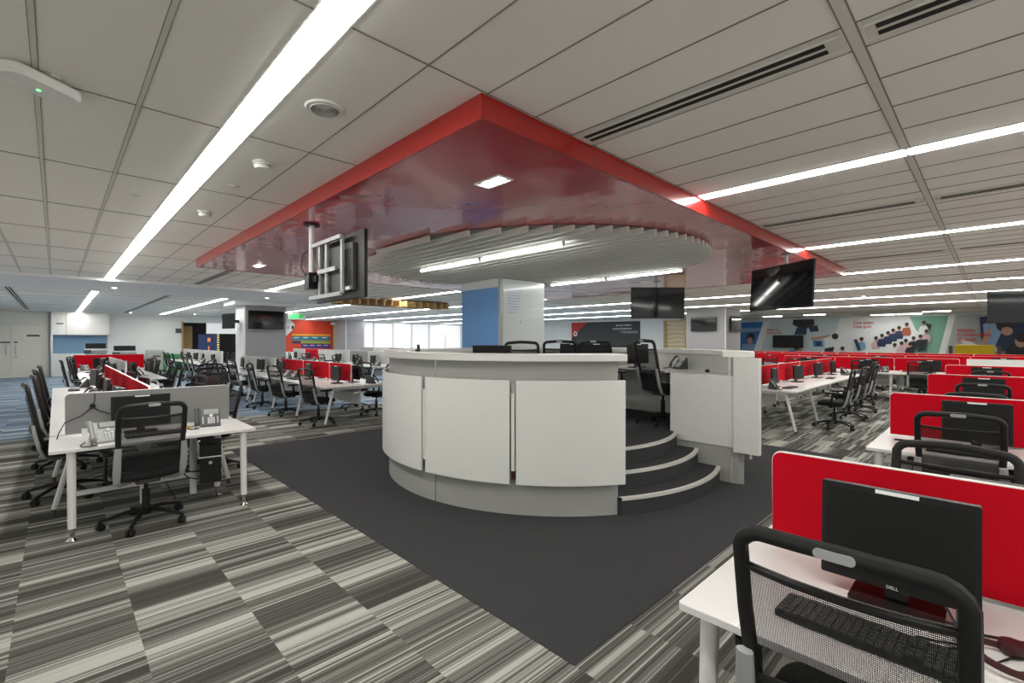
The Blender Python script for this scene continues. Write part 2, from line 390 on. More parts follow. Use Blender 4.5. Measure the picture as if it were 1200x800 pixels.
def tube_light(x, ya, yb, label):
    t = thing('tube_light', label, 'tube light', (x, (ya+yb)/2, 2.67), group='white tube lights under the slatted disc'); h = (yb-ya)/2
    MB().box(-.016, .016, -h, h, .008, .03).build('housing', 'white_metal', t)
    MB().cyl((0, -h+.02, 0), (0, h-.02, 0), .018, n=12).build('tube', 'tube_light', t)
    c = MB(); c.box(-.019, .019, -h, -h+.02, -.02, .022); c.box(-.019, .019, h-.02, h, -.02, .022); c.build('end_cap', 'white_metal', t)
tube_light(4.02, 3.31, 4.71, 'right-hand tube of the front pair under the slatted disc')
tube_light(4.02, 4.74, 6.14, 'left-hand tube of the front pair under the slatted disc')
tube_light(6.84, 3.3, 4.67, 'right-hand tube of the rear pair under the slatted disc')
tube_light(6.84, 4.70, 5.95, 'left-hand tube of the rear pair, beside the white board column')
for x, y, lb in ((2.31, 2.57, 'square twin downlight set in the near part of the red canopy'), (2.27, 7.99, 'square twin downlight at the left end of the red canopy')):
    t = thing('twin_downlight', lb, 'downlight', (x, y, 2.77), R_(90), 'twin downlights in the canopy')
    f = MB(); f.box(-.14, .14, -.075, -.06, -.008, .001); f.box(-.14, .14, .06, .075, -.008, .001); f.box(-.14, -.125, -.06, .06, -.008, .001); f.box(.125, .14, -.06, .06, -.008, .001)
    f.build('frame', 'white_solid', t); MB().box(-.125, .125, -.06, .06, -.003, .001).build('tray', 'silver', t)
    for s in (-.062, .062): MB().lathe([(.048, -.003), (.045, -.012), (.03, -.016)], 18, (s, 0)).build('lamp', 'spot_emit', t)
# ------------------------------------------------------------------ platform and steps
PC = (4.77, 4.2); PH = .49
XA, XB = 3.70, 5.46         # stair opening between these X
t = thing('round_platform', 'round raised deck carpeted in dark blue-grey with three curved front steps', 'platform', (PC[0], PC[1], 0))
MB().lathe([(1.92, .0), (1.92, PH)], 96).build('deck', 'carpet_deck', t)
def clipped_arc(r, xa, xb, n=18):
    a0 = math.atan2(-math.sqrt(r*r-(xa-PC[0])**2), xa-PC[0]); a1 = math.atan2(-math.sqrt(r*r-(xb-PC[0])**2), xb-PC[0])
    return [(r*math.cos(a0+(a1-a0)*i/n), r*math.sin(a0+(a1-a0)*i/n)) for i in range(n+1)]
for i, (r, h) in enumerate(((2.12, .163), (1.88, .327), (1.64, .4905))):
    xa, xb = XA, XB
    o = clipped_arc(r, xa, xb)
    poly = o+[(xb-PC[0], -1.0), (xa-PC[0], -1.0)]
    st = MB().prism(poly, h-.163, h).build('step', 'carpet_dark', t)
    no = clipped_arc(r+.008, xa, xb); ni = clipped_arc(r-.035, xa, xb)
    MB().prism(no+ni[::-1], h-.022, h+.004).build('nosing', 'nosing', st)
# cut the deck visually: the deck rim in the stair opening lies under the top step (radius trimmed below)
deck = t.children[0]
dm = MB(); pts = []
for k in range(720):
    a = 2*math.pi*k/720; x, y = 1.92*math.cos(a), 1.92*math.sin(a)
    if y < 0 and XA-PC[0] < 1.62*math.cos(a) < XB-PC[0]: x, y = 1.62*math.cos(a), 1.62*math.sin(a)
    pts.append((x, y))
dm.prism(pts, 0, PH-.002); dn = dm.build('deck', 'carpet_deck', t, smooth=False); bpy.data.objects.remove(deck); dn.name = 'deck'
# ------------------------------------------------------------------ round counter, left part
def counter(name, label, a0, a1, gaps, f=lambda a: 0, wt=None):
    t = thing(name, label, 'counter', (PC[0], PC[1], 0)); c = (0, 0)
    MB().ring(c, 1.94, 2.08, a0, a1, 0, 1.41, f=f).build('curved_wall', 'grey_lam', t)
    MB().ring(c, 1.925, 1.939, a0, a1, PH, 1.41, f=f).build('inner_lining', 'white_lam', t)
    MB().ring(c, 1.86, 2.185, a0-(1.2 if a0 > 0 else 0), a1+(1.2 if a0 > 0 else 0), 1.412, 1.478, f=f).build('counter_top', 'white_solid', t, bevel=.006)
    e = [a0-1]+gaps+[a1+1]
    for i in range(len(e)-1):
        g0 = .8 if i else 0; g1 = .8 if i < len(e)-2 else 0
        MB().ring(c, 2.135, 2.16, e[i]+g0, e[i+1]-g1, .30, 1.24, f=f).build('front_panel', 'white_lam', t, bevel=.003)
    for gp in gaps:
        MB().ring(c, 2.08, 2.13, gp-.5, gp+.5, 1.12, 1.2, n=2, f=f).build('spacer', 'silver', t)
        MB().ring(c, 2.08, 2.13, gp-.5, gp+.5, .34, .42, n=2, f=f).build('spacer', 'maroon' if gp > 200 else 'dark_grey', t)
        MB().ring(c, 2.08, 2.15, gp-.4, gp+.4, .42, 1.12, n=2, f=f).build('joint_strip', 'white_lam', t)
    if wt: MB().ring(c, 1.35, 1.924, wt[0], wt[1], 1.175, 1.2, f=f).build('worktop', 'desk_white', t)
    return t
lc = counter('curved_counter', 'white panelled curved counter with grey plinth left of the steps', 71.2, 239.2, [137, 186.2, 212.8], wt=(140, 232))
for ang in (197.5,):
    MB().ring((0, 0), 2.081, 2.083, ang-8.8, ang-8.6, 0, 1.41, n=1).build('seam', 'chrome', lc)
def grow(a): 
    s = min(1, max(0, (20-a)/92)); return .29*s*s*(3-2*s)
rc = counter('curved_counter', 'white curved counter with inner desk right of the steps', -72.6, 53, [-44, -14, 14, 38], grow, None)
MB().ring((0, 0), 1.3, 1.924, -48, 34, 1.175, 1.2, f=grow).build('worktop', 'desk_white', rc)
pl = [(.69, -1.41), (.69, -2.19), (.86, -2.12), (1.2, -1.95), (1.5, -1.66), (1.42, -1.45), (1.05, -1.2)]
MB().prism(pl, 1.176, 1.201).build('corner_worktop', 'desk_white', rc)
e = MB(); e.box(.665, .695, -2.17, -1.41, .40, 1.2); e.build('end_panel', 'white_lam', rc, bevel=.002)
MB().box(.64, .71, -2.44, -2.172, .36, 1.409).build('end_post', 'white_lam', rc, bevel=.002)
MB().box(.675, .71, -2.21, -1.41, 0, .399).build('plinth_end', 'grey_lam', rc)
MB().box(1.2, 1.23, -.25, .3, PH, 1.174).build('worktop_support', 'white_lam', rc)
# ------------------------------------------------------------------ column with blue face and board
t = thing('clad_column', 'square column with blue side and glossy white writing board side', 'column', (6.12, 6.54, 0))
MB().box(-.56, .56, -.53, .53, 0, 2.694).build('core', 'wall_white', t)
MB().box(-.575, -.561, -.50, .53, 0.3, 2.54).build('blue_panel', 'blue', t)
MB().box(-.52, .56, -.555, -.532, .8, 2.68).build('writing_board', 'glass_board', t)
MB().box(-.578, -.535, -.558, -.50, 0, 2.694).build('corner_trim', 'silver', t)
wr = MB()
for k in range(9):
    ln = .36-.03*(k % 3)-.012*k
    xx = -.40
    while xx < -.40+ln:
        ww = rnd.uniform(.015, .05); wr.box(xx, xx+ww, -.5585, -.5555, 2.5-.05*k, 2.506-.05*k+rnd.uniform(0, .007)); xx += ww+.014
wr.tube([(-.1, -.5575, 1.95), (-.09, -.5575, 1.91), (-.08, -.5575, 1.96), (-.07, -.5575, 1.92)], .0025, 4)
wr.build('handwriting', 'blue', t)
# ------------------------------------------------------------------ other columns
def column(x0, x1, y0, y1, label, cap=2.9):
    t = thing('grey_column', label, 'column', ((x0+x1)/2, (y0+y1)/2, 0), group='grey square columns'); a, b = (x1-x0)/2, (y1-y0)/2
    MB().box(-a, a, -b, b, 0, 2.9).build('cladding', 'column_grey', t)
    MB().box(-a-.012, -a+.02, -b-.012, -b+.02, 0, 2.9).build('corner_trim', 'white_metal', t)
    j = MB()
    for z in (.95, 1.9): j.box(-a, a, -b-.003, -b+.01, z, z+.01)
    j.build('joint', 'dark_grey', t)
    if cap < 2.9: MB().box(-a-.35, a+.2, -b-.25, b+.1, cap, 2.899).build('bulkhead', 'soffit', t)
    return t
c1 = column(4.5, 5.8, 17.35, 18.4, 'grey column carrying a television at centre left', 2.78)
MB().box(-.664, -.651, -.50, .5, 0, 2.78).build('white_side', 'wall_white', c1)
column(18.95, 20.5, 7.4, 9.0, 'grey column with two televisions beyond the round counter')
column(12.8, 14.0, 27.8, 29.5, 'grey column between gold curtain and white windows')
# ------------------------------------------------------------------ televisions
def tv_back(mb, w, h, d=.05):
    mb.prism(rrect(-w/2, w/2, -h/2, h/2, .006, 2), 0, d*.5, axis='y'); mb.box(-w*.36, w*.36, d*.5, d, -h*.36, h*.36)
def tv(name, label, loc, rotz, w=1.06, h=.62, pole=0, tilt=0, wall=False, screen='tv_screen'):
    """screen faces local -Y"""
    t = thing(name, label, 'television', loc, rotz, 'black flat televisions')
    T = Matrix.Rotation(tilt, 4, 'X')
    m = MB(); m.T = T; tv_back(m, w, h); m.build('casing', 'black_plastic', t)
    m = MB(); m.T = T; m.box(-w/2+.012, w/2-.012, -.002, .0, -h/2+.02, h/2-.012); m.build('screen', screen, t)
    if pole:
        p = MB(); p.cyl((0, .11, h/2-.35), (0, .11, pole), .022, n=12); p.lathe([(.07, pole-.012), (.07, pole-.001)], 16, (0, .11)); p.build('ceiling_pole', 'silver' if pole < 1 else 'black_plastic', t)
        b = MB(); b.box(-.12, .12, .055, .075, -.15, .15); b.box(-.03, .03, .075, .11, -.1, .06); b.build('bracket', 'dark_grey', t)
    elif wall: MB().box(-.12, .12, .051, .1, -.12, .12).build('bracket', 'dark_grey', t)
    return t
ang = lambda dx, dy: math.atan2(dy, dx)
tv('hanging_television', 'large black television hung at the right end of the red canopy', (7.02, 2.03, 2.325), ang(-.6, -.95), 1.1, .6, .44, R_(-4))
tv('hanging_television', 'black television facing the camera beyond the counter, hung from the canopy', (8.46, 4.6, 2.34), -TH, 1.05, .61, .425)
tv('hanging_television', 'black television cut by the right edge of the photo', (14.25, -.5, 2.3), R_(-75), 1.25, .68, .59)
# television at left seen from behind
t = thing('hanging_television', 'television seen from behind, metal bracket exposed, hung from the canopy left', 'television', (1.90, 4.34, 2.28), R_(90), 'black flat televisions')
m = MB(); m.prism(rrect(-.52, .52, -.3, .3, .008, 2), -.055, -.025, axis='y'); m.build('casing', 'black_plastic', t)
m = MB(); m.box(-.36, .36, -.025, .005, -.22, .2); m.box(.1, .3, .005, .015, -.2, .1); m.build('rear_housing', 'dark_grey', t)
MB().box(-.505, .505, -.058, -.055, -.28, .285).build('screen', 'tv_screen', t)
v = MB()
for k in range(12): v.box(-.34+k*.02, -.33+k*.02, .005, .008, -.18, .15)
v.build('vent_ribs', 'black_plastic', t)
b = MB()
for x in (-.2, .14, .3): b.box(x-.018, x+.018, .02, .04, -.25, .27)
b.box(-.22, .44, .04, .06, .25, .285); b.box(-.22, .5, .04, .06, -.27, -.235); b.box(-.1, .3, .04, .055, -.03, .01)
b.build('mount_rails', 'silver', t)
b = MB(); b.cyl((.46, .05, .0), (.46, .05, .489), .026, n=14); b.build('ceiling_pole', 'white_metal', t)
b = MB(); b.lathe([(.08, .475), (.08, .489)], 18, (.46, .05)); b.box(.40, .52, .0, .1, -.16, .0); b.box(.3, .46, .03, .07, -.1, -.04); b.build('pole_clamp', 'black_plastic', t)
w = MB(); w.tube([(.47, .09, -.05), (.5, .14, .05), (.5, .12, .18), (.47, .08, .22)], .005, 6); w.tube([(.42, .05, .3), (.36, .06, .15), (.3, .05, .05), (.2, .03, -.1), (.05, .03, -.2)], .004, 6); w.build('cable', 'black_plastic', t)
MB().box(-.3, -.22, .005, .008, -.22, -.19).build('label_plate', 'paper', t)
tv('wall_television', 'television on the front of the centre-left grey column', (5.15, 17.27, 2.3), 0, 1.12, .62, wall=True)
t2 = tv('wall_television', 'small television on the left side of the centre-left grey column', (4.12, 17.8, 2.25), R_(-77), .8, .5, wall=True)
MB().box(-.05, .05, .1, .34, -.05, .05).build('wall_arm', 'black_plastic', t2)
tv('wall_television', 'television on the left face of the far grey column', (18.86, 8.25, 2.27), R_(-90), 1.05, .56, wall=True)
tv('wall_television', 'television on the right face of the far grey column', (19.75, 7.28, 2.27), 0, 1.0, .62, wall=True)
p = W(923, 400, X=30.6); tv('wall_television', 'black television in front of the photo mural', (30.6, p[1], p[2]), R_(-90), 1.6, .74, wall=True, screen='screen_matte')
# ------------------------------------------------------------------ wooden baffle far left
q0 = W(400, 351, Z=2.74); q1 = W(538, 358.5, Z=2.74)
t = thing('wooden_ceiling_baffle', 'row of brown wooden fins hanging behind the left television', 'ceiling baffle', (q0[0], q0[1], 2.66))
L = q1[0]-q0[0]
MB().box(0, L, .25, .29, .17, .22).build('rail', 'wood_dark', t)
k = 0
while k*.26 < L: MB().box(k*.26, k*.26+.06, 0, .6, 0, .17).build('fin', 'wood', t); k += 1
MB().box(0, L, .62, .66, -.0, .2).build('rear_rail', 'wood_dark', t)
MB().box(.1, .14, .26, .28, .22, .239).build('hanger', 'silver', t)
# exit sign
p = W(348, 369, Z=2.78)
t = thing('exit_sign', 'small green illuminated exit sign hanging from the ceiling', 'sign', (p[0], p[1], 2.72), -.75)
MB().box(-.36, .36, -.02, .02, -.13, .13).build('casing', 'white_metal', t); MB().box(-.34, .34, -.024, -.02, -.11, .11).build('face', 'green', t)
text('EXIT', .2, 'exit_green', t, (-.3, -.026, -.07), (R_(90), 0, 0), bold=.006)
MB().cyl((.25, 0, .13), (.25, 0, .18), .01, n=6).build('rod', 'silver', t)
# ------------------------------------------------------------------ office chair
def chair_parts(root, lite=False, arms=True):
    yb = lambda z: -.185-(z-.5)*.2
    # star base
    s = MB()
    for k in range(5):
        a = R_(90+72*k+8); c, d = math.cos(a), math.sin(a)
        s.tube([(c*.03, d*.03, .125), (c*.14, d*.14, .118), (c*.24, d*.24, .095), (c*.315, d*.315, .076)], [.026, .023, .019, .016], 8, up=(0, 0, 1), flat=(.75, 1))
    s.lathe([(.042, .085), (.045, .1), (.04, .15), (.03, .16)], 14)
    cs = []
    for k in range(5):
        a = R_(90+72*k+8); c, d = math.cos(a), math.sin(a); m = s if lite else MB()
        h = R_(rnd.uniform(0, 360)); T = Matrix.Translation((c*.312, d*.312, 0)) @ Matrix.Rotation(h, 4, 'Z')
        m.T = T; m.cyl((.0, 0, .04), (0, 0, .078), .009, n=8)
        m.cyl((-.024, .012, .0285), (-.006, .012, .0285), .028, n=14); m.cyl((.006, .012, .0285), (.024, .012, .0285), .028, n=14)
        m.tube([(0, -.018, .03), (0, -.012, .052), (0, .01, .062), (0, .034, .052)], .013, 6, up=(1, 0, 0), flat=(1.6, .5))
        m.T = Matrix.Identity(4)
        if not lite: cs.append(m)
    s.build('star_base', 'black_plastic', root)
    for m in cs: m.build('caster', 'black_plastic', root)
    g = MB(); g.cyl((0, 0, .15), (0, 0, .30), .029, n=14); g.cyl((0, 0, .30), (0, 0, .4), .017, n=12); g.build('gas_lift', 'black_plastic', root)
    m = MB(); m.prism(rrect(-.085, .085, -.13, .09, .03), .375, .425); m.cyl((.08, .02, .4), (.24, .03, .395), .007, n=8); m.cyl((-.08, .02, .4), (-.22, .0, .395), .007, n=8)
    m.build('tilt_mechanism', 'dark_grey', root)
    # seat
    L = []
    for z, sc in ((.425, .86), (.435, .96), (.46, 1.0), (.485, .99), (.5, .93), (.507, .8)):
        ring = []
        for k in range(32):
            a = 2*math.pi*k/32; ca, sa = math.cos(a), math.sin(a); e = .42
            x = .245*sc*math.copysign(abs(ca)**e, ca); y = .02+.235*sc*math.copysign(abs(sa)**e, sa)
            dz = -.022*max(0, (y-.1)/.15)**2 if y > .1 else 0
            ring.append((x, y, z+dz))
        L.append(ring)
    q = MB(); q.sm = 60; loft(q, L); q.build('seat', 'black_fabric', root)
    # backrest frame
    fw = lambda z: .205+.02*min(1, max(0, (z-.5)/.3))
    P = []; 
    for z in (.50, .6, .72, .84, .94): P.append((-fw(z), yb(z)+.012, z))
    cor = .058; zt = 1.065; wt = fw(1.0)+.002
    for i in range(1, 6):
        a = R_(180-18*i); P.append((-wt+cor+cor*math.cos(a), yb(zt-cor+cor*math.sin(a))+.012, zt-cor+cor*math.sin(a)-.006*(1)))
    P.append((-.07, yb(zt)-.008, zt+.001)); P.append((0, yb(zt)-.012, zt+.004))
    Q = [(-x, y, z) for x, y, z in P[:-1]][::-1]
    f = MB(); f.tube(P+Q, .0205, 10, up=(0, 1, 0), flat=(.95, 1.0))
    sec = [(x*fw(.955)/.225, yb(.955)+.01-.02*(1-(x/.225)**2), .955+.008*(abs(x)/.225)**2) for x in (-.225, -.17, -.1, 0, .1, .17, .225)]
    f.tube(sec, .011, 8, up=(0, 1, 0))
    f.tube([(x, yb(.5)-.012*(1-(x/.2)**2), .505) for x in (-.205, -.1, 0, .1, .205)], .012, 8, up=(0, 1, 0))
    f.build('backrest_frame', 'black_frame', root)
    MB().prism(rrect(-.042, .042, zt-.010, zt+.012, .0105, 4), yb(zt)-.032, yb(zt)-.026, axis='y').build('badge', 'silver', root)
    # mesh sheet
    nu, nv = 10, 10; vs = []; fs = []
    for j in range(nv+1):
        z = .62+(.955-.62)*j/nv
        for i in range(nu+1):
            u = -1+2*i/nu; vs.append((u*fw(z)*.97, yb(z)+.008-.028*(1-u*u), z))
    for j in range(nv):
        for i in range(nu): k = j*(nu+1)+i; fs.append([k, k+1, k+nu+2, k+nu+1])
    q = MB(); q.sm = 80; q.add(vs, fs); q.build('mesh_back', 'chair_mesh', root)
    # lower solid panel and lumbar support
    vs = []; fs = []
    for j in range(5):
        z = .5+.13*j/4
        for i in range(9):
            u = -1+2*i/8; vs.append((u*fw(z)*.97, yb(z)+.004-.028*(1-u*u), z))
    for j in range(4):
        for i in range(8): k = j*9+i; fs.append([k, k+1, k+10, k+9])
    q = MB(); q.sm = 80; q.add(vs, fs); q.build('lower_back', 'black_fabric', root)
    q = MB(); q.tube([(x*.19, yb(.66)-.045+.03*x*x, .655+.012*(1-x*x)) for x in (-1, -.8, -.5, -.2, .2, .5, .8, 1)], [.012, .02, .028, .032, .032, .028, .02, .012], 8, up=(0, 1, 0), flat=(.35, 1)); q.build('lumbar_support', 'black_frame', root)
    for sx in (-1, 1):
        pth = [(sx*.224, yb(.72)-.018, .72), (sx*.228, yb(.62)-.022, .62), (sx*.228, yb(.5)-.016, .5), (sx*.222, -.165, .425), (sx*.19, -.10, .395), (sx*.1, -.03, .39)]
        MB().tube(pth, [.022, .026, .027, .025, .02, .015], 8, up=(0, 1, 0), flat=(.7, 1.05)).build('side_bracket', 'silver', root)
        if arms:
            m = MB(); m.tube([(sx*.11, .02, .4), (sx*.25, .02, .4), (sx*.272, .015, .44), (sx*.272, .0, .56), (sx*.268, -.01, .645)], [.013, .015, .017, .016, .014], 8, up=(0, 1, 0), flat=(1.3, .8))
            m.k = 0; m.prism(rrect(sx*.268-.035, sx*.268+.035, -.13, .11, .03), .645, .672); m.build('armrest', 'black_plastic', root)
PARK = (0, 0, 0)
proto = {}
def chair(loc, rz, label, group, lite=False, sz=1.0):
    key = 'l' if lite else 'n'
    if key not in proto:
        t = thing('office_chair', label, 'chair', loc, rz, group); chair_parts(t, lite); proto[key] = t; r = t
    else: r = dup(proto[key], loc, rz, label, group)
    r.scale = (1, 1, sz)
    return r
# ------------------------------------------------------------------ monitors, phones, keyboards
def monitor_parts(t, w, h, sticker=True):
    T = Matrix.Translation((0, 0, .06+h/2)) @ Matrix.Rotation(R_(-3), 4, 'X')
    m = MB(); m.T = T; m.prism(rrect(-w/2, w/2, -h/2, h/2, .006, 2), -.012, .02, axis='y'); m.box(-w*.33, w*.33, .02, .045, -h*.32, h*.3); m.build('casing', 'black_plastic', t)
    m = MB(); m.T = T; m.box(-w/2+.016, w/2-.016, -.0135, -.012, -h/2+.022, h/2-.016); m.build('screen', 'screen_matte', t)
    m = MB(); m.box(-.03, .03, .03, .055, .012, .2); m.build('stand', 'dark_grey', t)
    m = MB(); m.prism(rrect(-.12, .12, -.07, .11, .03), 0, .014); m.build('stand_base', 'black_frame', t)
    if sticker:
        m = MB(); m.T = T; m.box(-.05, .06, -.014, -.0122, h/2-.014, h/2-.002); m.build('asset_sticker', 'paper', t)
def dup_or(kind, builder, loc, rz, label, group, name, cat):
    if kind not in proto:
        t = thing(name, label, cat, loc, rz, group); builder(t); proto[kind] = t; return t
    return dup(proto[kind], loc, rz, label, group)
def monitor(loc, rz, label, group='black monitors on the desks', big=False):
    if big: return dup_or('mon5', lambda t: monitor_parts(t, .40, .315), loc, rz, label, group, 'computer_monitor', 'monitor')
    return dup_or('mon', lambda t: monitor_parts(t, .44, .29), loc, rz, label, group, 'computer_monitor', 'monitor')
def phone_parts(t, body, keys, lcd='lcd', style=0):
    m = MB(); m.add([(-.07, -.07, .0), (.1, -.07, 0), (.1, .07, 0), (-.07, .07, 0), (-.07, -.07, .015), (.1, -.07, .015), (.1, .045, .165), (-.07, .045, .165), (-.07, .06, .155), (.1, .06, .155)],
                    [[3, 2, 1, 0], [0, 1, 5, 4], [4, 5, 6, 7], [7, 6, 9, 8], [8, 9, 2, 3], [1, 2, 9, 6, 5], [3, 0, 4, 7, 8]]); m.build('body', body, t, bevel=.004)
    sl = math.atan2(.150, .115); T = Matrix.Translation((0, -.07, .015)) @ Matrix.Rotation(sl, 4, 'X')
    m = MB(); m.T = T; m.box(-.04, .085, .125, .182, .0, .003); m.build('display_frame', 'phone_dark' if style == 0 else 'phone_silver', t)
    m = MB(); m.T = T; m.box(-.03, .075, .135, .178, .003, .005); m.build('display', lcd, t)
    m = MB(); m.T = T
    for i in range(3):
        for j in range(4): m.box(-.01+i*.022, .006+i*.022, .02+j*.018, .033+j*.018, 0, .006)
    for i in range(2):
        for j in range(4): m.box(-.055+i*.125, -.043+i*.125, .025+j*.02, .037+j*.02, 0, .005)
    m.build('keypad', keys, t)
    m = MB(); m.T = T; m.lathe([(.016, 0), (.016, .006), (.01, .008)], 14, (.02, .108)); m.build('navigation_button', keys, t)
    m = MB(); T2 = T @ Matrix.Translation((-.1, 0, .012)); m.T = T2
    m.tube([(0, .0, .0), (0, .02, .024), (0, .06, .032), (0, .13, .032), (0, .17, .024), (0, .19, 0)], [.02, .024, .016, .016, .024, .02], 10, up=(1, 0, 0), flat=(1.1, .7)); m.build('handset', body if style else 'phone_silver', t)
    m = MB(); m.tube([(-.1, -.09, .03), (-.12, -.13, .008), (-.09, -.16, .006), (-.14, -.18, .006), (-.18, -.13, .006), (-.17, -.05, .006), (-.13, .02, .006), (-.11, .07, .008)], .005, 6); m.build('cord', 'dark_grey', t)
def phone(loc, rz, label, style=1, group='desk telephones'):
    return dup_or('ph%d' % style, lambda t: phone_parts(t, *(('phone_silver', 'key_light') if style == 0 else ('phone_dark', 'key_light')), style=style), loc, rz, label, group, 'desk_telephone', 'telephone')
def kb_parts(t):
    m = MB(); m.prism(rrect(-.22, .22, -.075, .075, .01), .004, .018); m.build('case', 'black_plastic', t)
    m = MB()
    for j in range(6):
        for i in range(21):
            if i in (15, 16) and j in (0, 3): continue
            m.box(-.212+i*.0203, -.212+i*.0203+.017, -.066+j*.022, -.066+j*.022+.018, .018, .025)
    m.build('keys', 'dark_grey', t); 
def keyboard(loc, rz, label): return dup_or('kb', kb_parts, loc, rz, label, 'black computer keyboards', 'computer_keyboard', 'keyboard')
def mouse(loc, rz, label):
    def b(t):
        L = [[(.03*s*math.cos(2*math.pi*k/16), .052*s*math.sin(2*math.pi*k/16), z) for k in range(16)] for z, s in ((.001, .9), (.008, 1), (.02, .93), (.032, .6), (.035, .25))]
        q = MB(); q.sm = 70; loft(q, L).build('body', 'black_plastic', t); MB().cyl((-.004, .025, .032), (.004, .025, .032), .007, n=10).build('wheel', 'dark_grey', t)
    return dup_or('mouse', b, loc, rz, label, 'computer mice on the desks', 'computer_mouse', 'mouse')
def headset(loc, rz, label, m_='black_plastic'):
    t = thing('telephone_headset', label, 'headset', loc, rz, 'telephone headsets')
    MB().tube([(.075*math.cos(R_(a)), .075*math.sin(R_(a)), .015+.01*math.sin(R_(a))) for a in range(-30, 211, 20)], .006, 8, flat=(1.6, .7)).build('headband', m_, t)
    for s in (-1, 1): MB().lathe([(.028, .001), (.032, .012), (.028, .028), (.015, .032)], 16, (s*.068, -.045)).build('ear_cushion', 'maroon', t)
    MB().tube([(.06, -.06, .02), (.03, -.11, .012), (-.01, -.13, .01)], .003, 6).build('microphone_arm', 'black_plastic', t)
    return t
# ------------------------------------------------------------------ benches
DW = 1.46
def screen_panel(parent, x0, x1, y, col, z0=.78, z1=1.13, name='privacy_screen', clamps=True):
    """screen in the local XZ plane at y"""
    p = MB(); p.prism(rrect(x0+.012, x1-.012, z0, z1, .035, 5, (0, 1, 1, 0)), y-.016, y+.016, axis='y'); s = p.build(name, col, parent)
    r = rrect(x0+.012, x1-.012, z0, z1, .035, 5, (0, 1, 1, 0)); n = len(r)
    e = MB(); e.tube([(a, y, b) for a, b in r], .009, 6, closed=True, up=(0, 1, 0), flat=(1.7, .55)); e.build('edge_trim', 'white_metal', s)
    for x in ((x0+.14, x1-.14) if clamps else ()): MB().box(x-.02, x+.02, y-.03, y+.03, .7405, .80).build('clamp', 'white_metal', parent)
    return s
def round_leg(p0, p1, parent, name='leg'):
    d = Vector(p1)-Vector(p0); q = Vector(p0)+d*.86
    l = MB().cyl(p0, tuple(q), .03, .027, n=16).build(name, 'white_metal', parent)
    f = MB(); f.cyl(tuple(q), (p1[0], p1[1], .03), .017, n=12); f.lathe([(.04, .001), (.04, .006), (.02, .022), (.014, .034)], 16, (p1[0], p1[1])); f.build('foot', 'chrome', l)
def bench(name, label, origin, rot, n, cols, U=1.5, round_legs=False, skip=(), legs=True, off=.5, ztop=1.13, lite=False):
    t = thing(name, label, 'desk', (origin[0], origin[1], 0), rot, 'shared office desks')
    for i in range(n):
        for y0, y1 in ((0, DW/2-.02), (DW/2+.02, DW)):
            MB().prism(rrect(i*U+.004, (i+1)*U-.004, y0, y1, .015, 2), .715, .74).build('desktop', 'desk_white', t)
        if i not in skip: screen_panel(t, i*U+(off*.12 if i == 0 else 0), (i+1)*U, DW/2, cols[i % len(cols)], z1=ztop)
        MB().box(i*U+.12, (i+1)*U-.12, DW/2-.12, DW/2+.12, .58, .60).build('cable_tray', 'white_metal', t)
        MB().box(i*U+.1, (i+1)*U-.1, DW/2-.012, DW/2+.012, .36, .70).build('modesty_panel', 'desk_white', t)
    if legs:
        for i in range(n+1):
            x = min(max(i*U, .07), n*U-.07)
            for s, ya, yb in ((0, .17, .03), (1, DW-.17, DW-.03)):
                if round_legs: round_leg((x, .1 if s == 0 else DW-.1, .715), (x+(.0), yb+.02*(1 if s == 0 else -1), 0), t)
                else:
                    MB().tube([(x, ya+(.1 if s == 0 else -.1), .69), (x, ya+(.02 if s == 0 else -.02), .68), (x, ya, .64), (x, yb, .06)], [.02, .024, .026, .022], 8, up=(1, 0, 0), flat=(.8, 1)).build('leg', 'white_metal', t)
                    MB().cyl((x, yb, .001), (x, yb, .06), .018, n=10).build('foot', 'dark_grey', t)
            if not round_legs: MB().box(x-.018, x+.018, .26, DW-.26, .672, .71).build('crossbar', 'white_metal', t)
    b = MB(); b.box(.1, n*U-.1, .3, .33, .68, .713); b.box(.1, n*U-.1, DW-.33, DW-.3, .68, .713); b.build('rail', 'white_metal', t)
    return t
ORD = ['nearest', 'second', 'third', 'fourth', 'fifth', 'sixth', 'seventh']
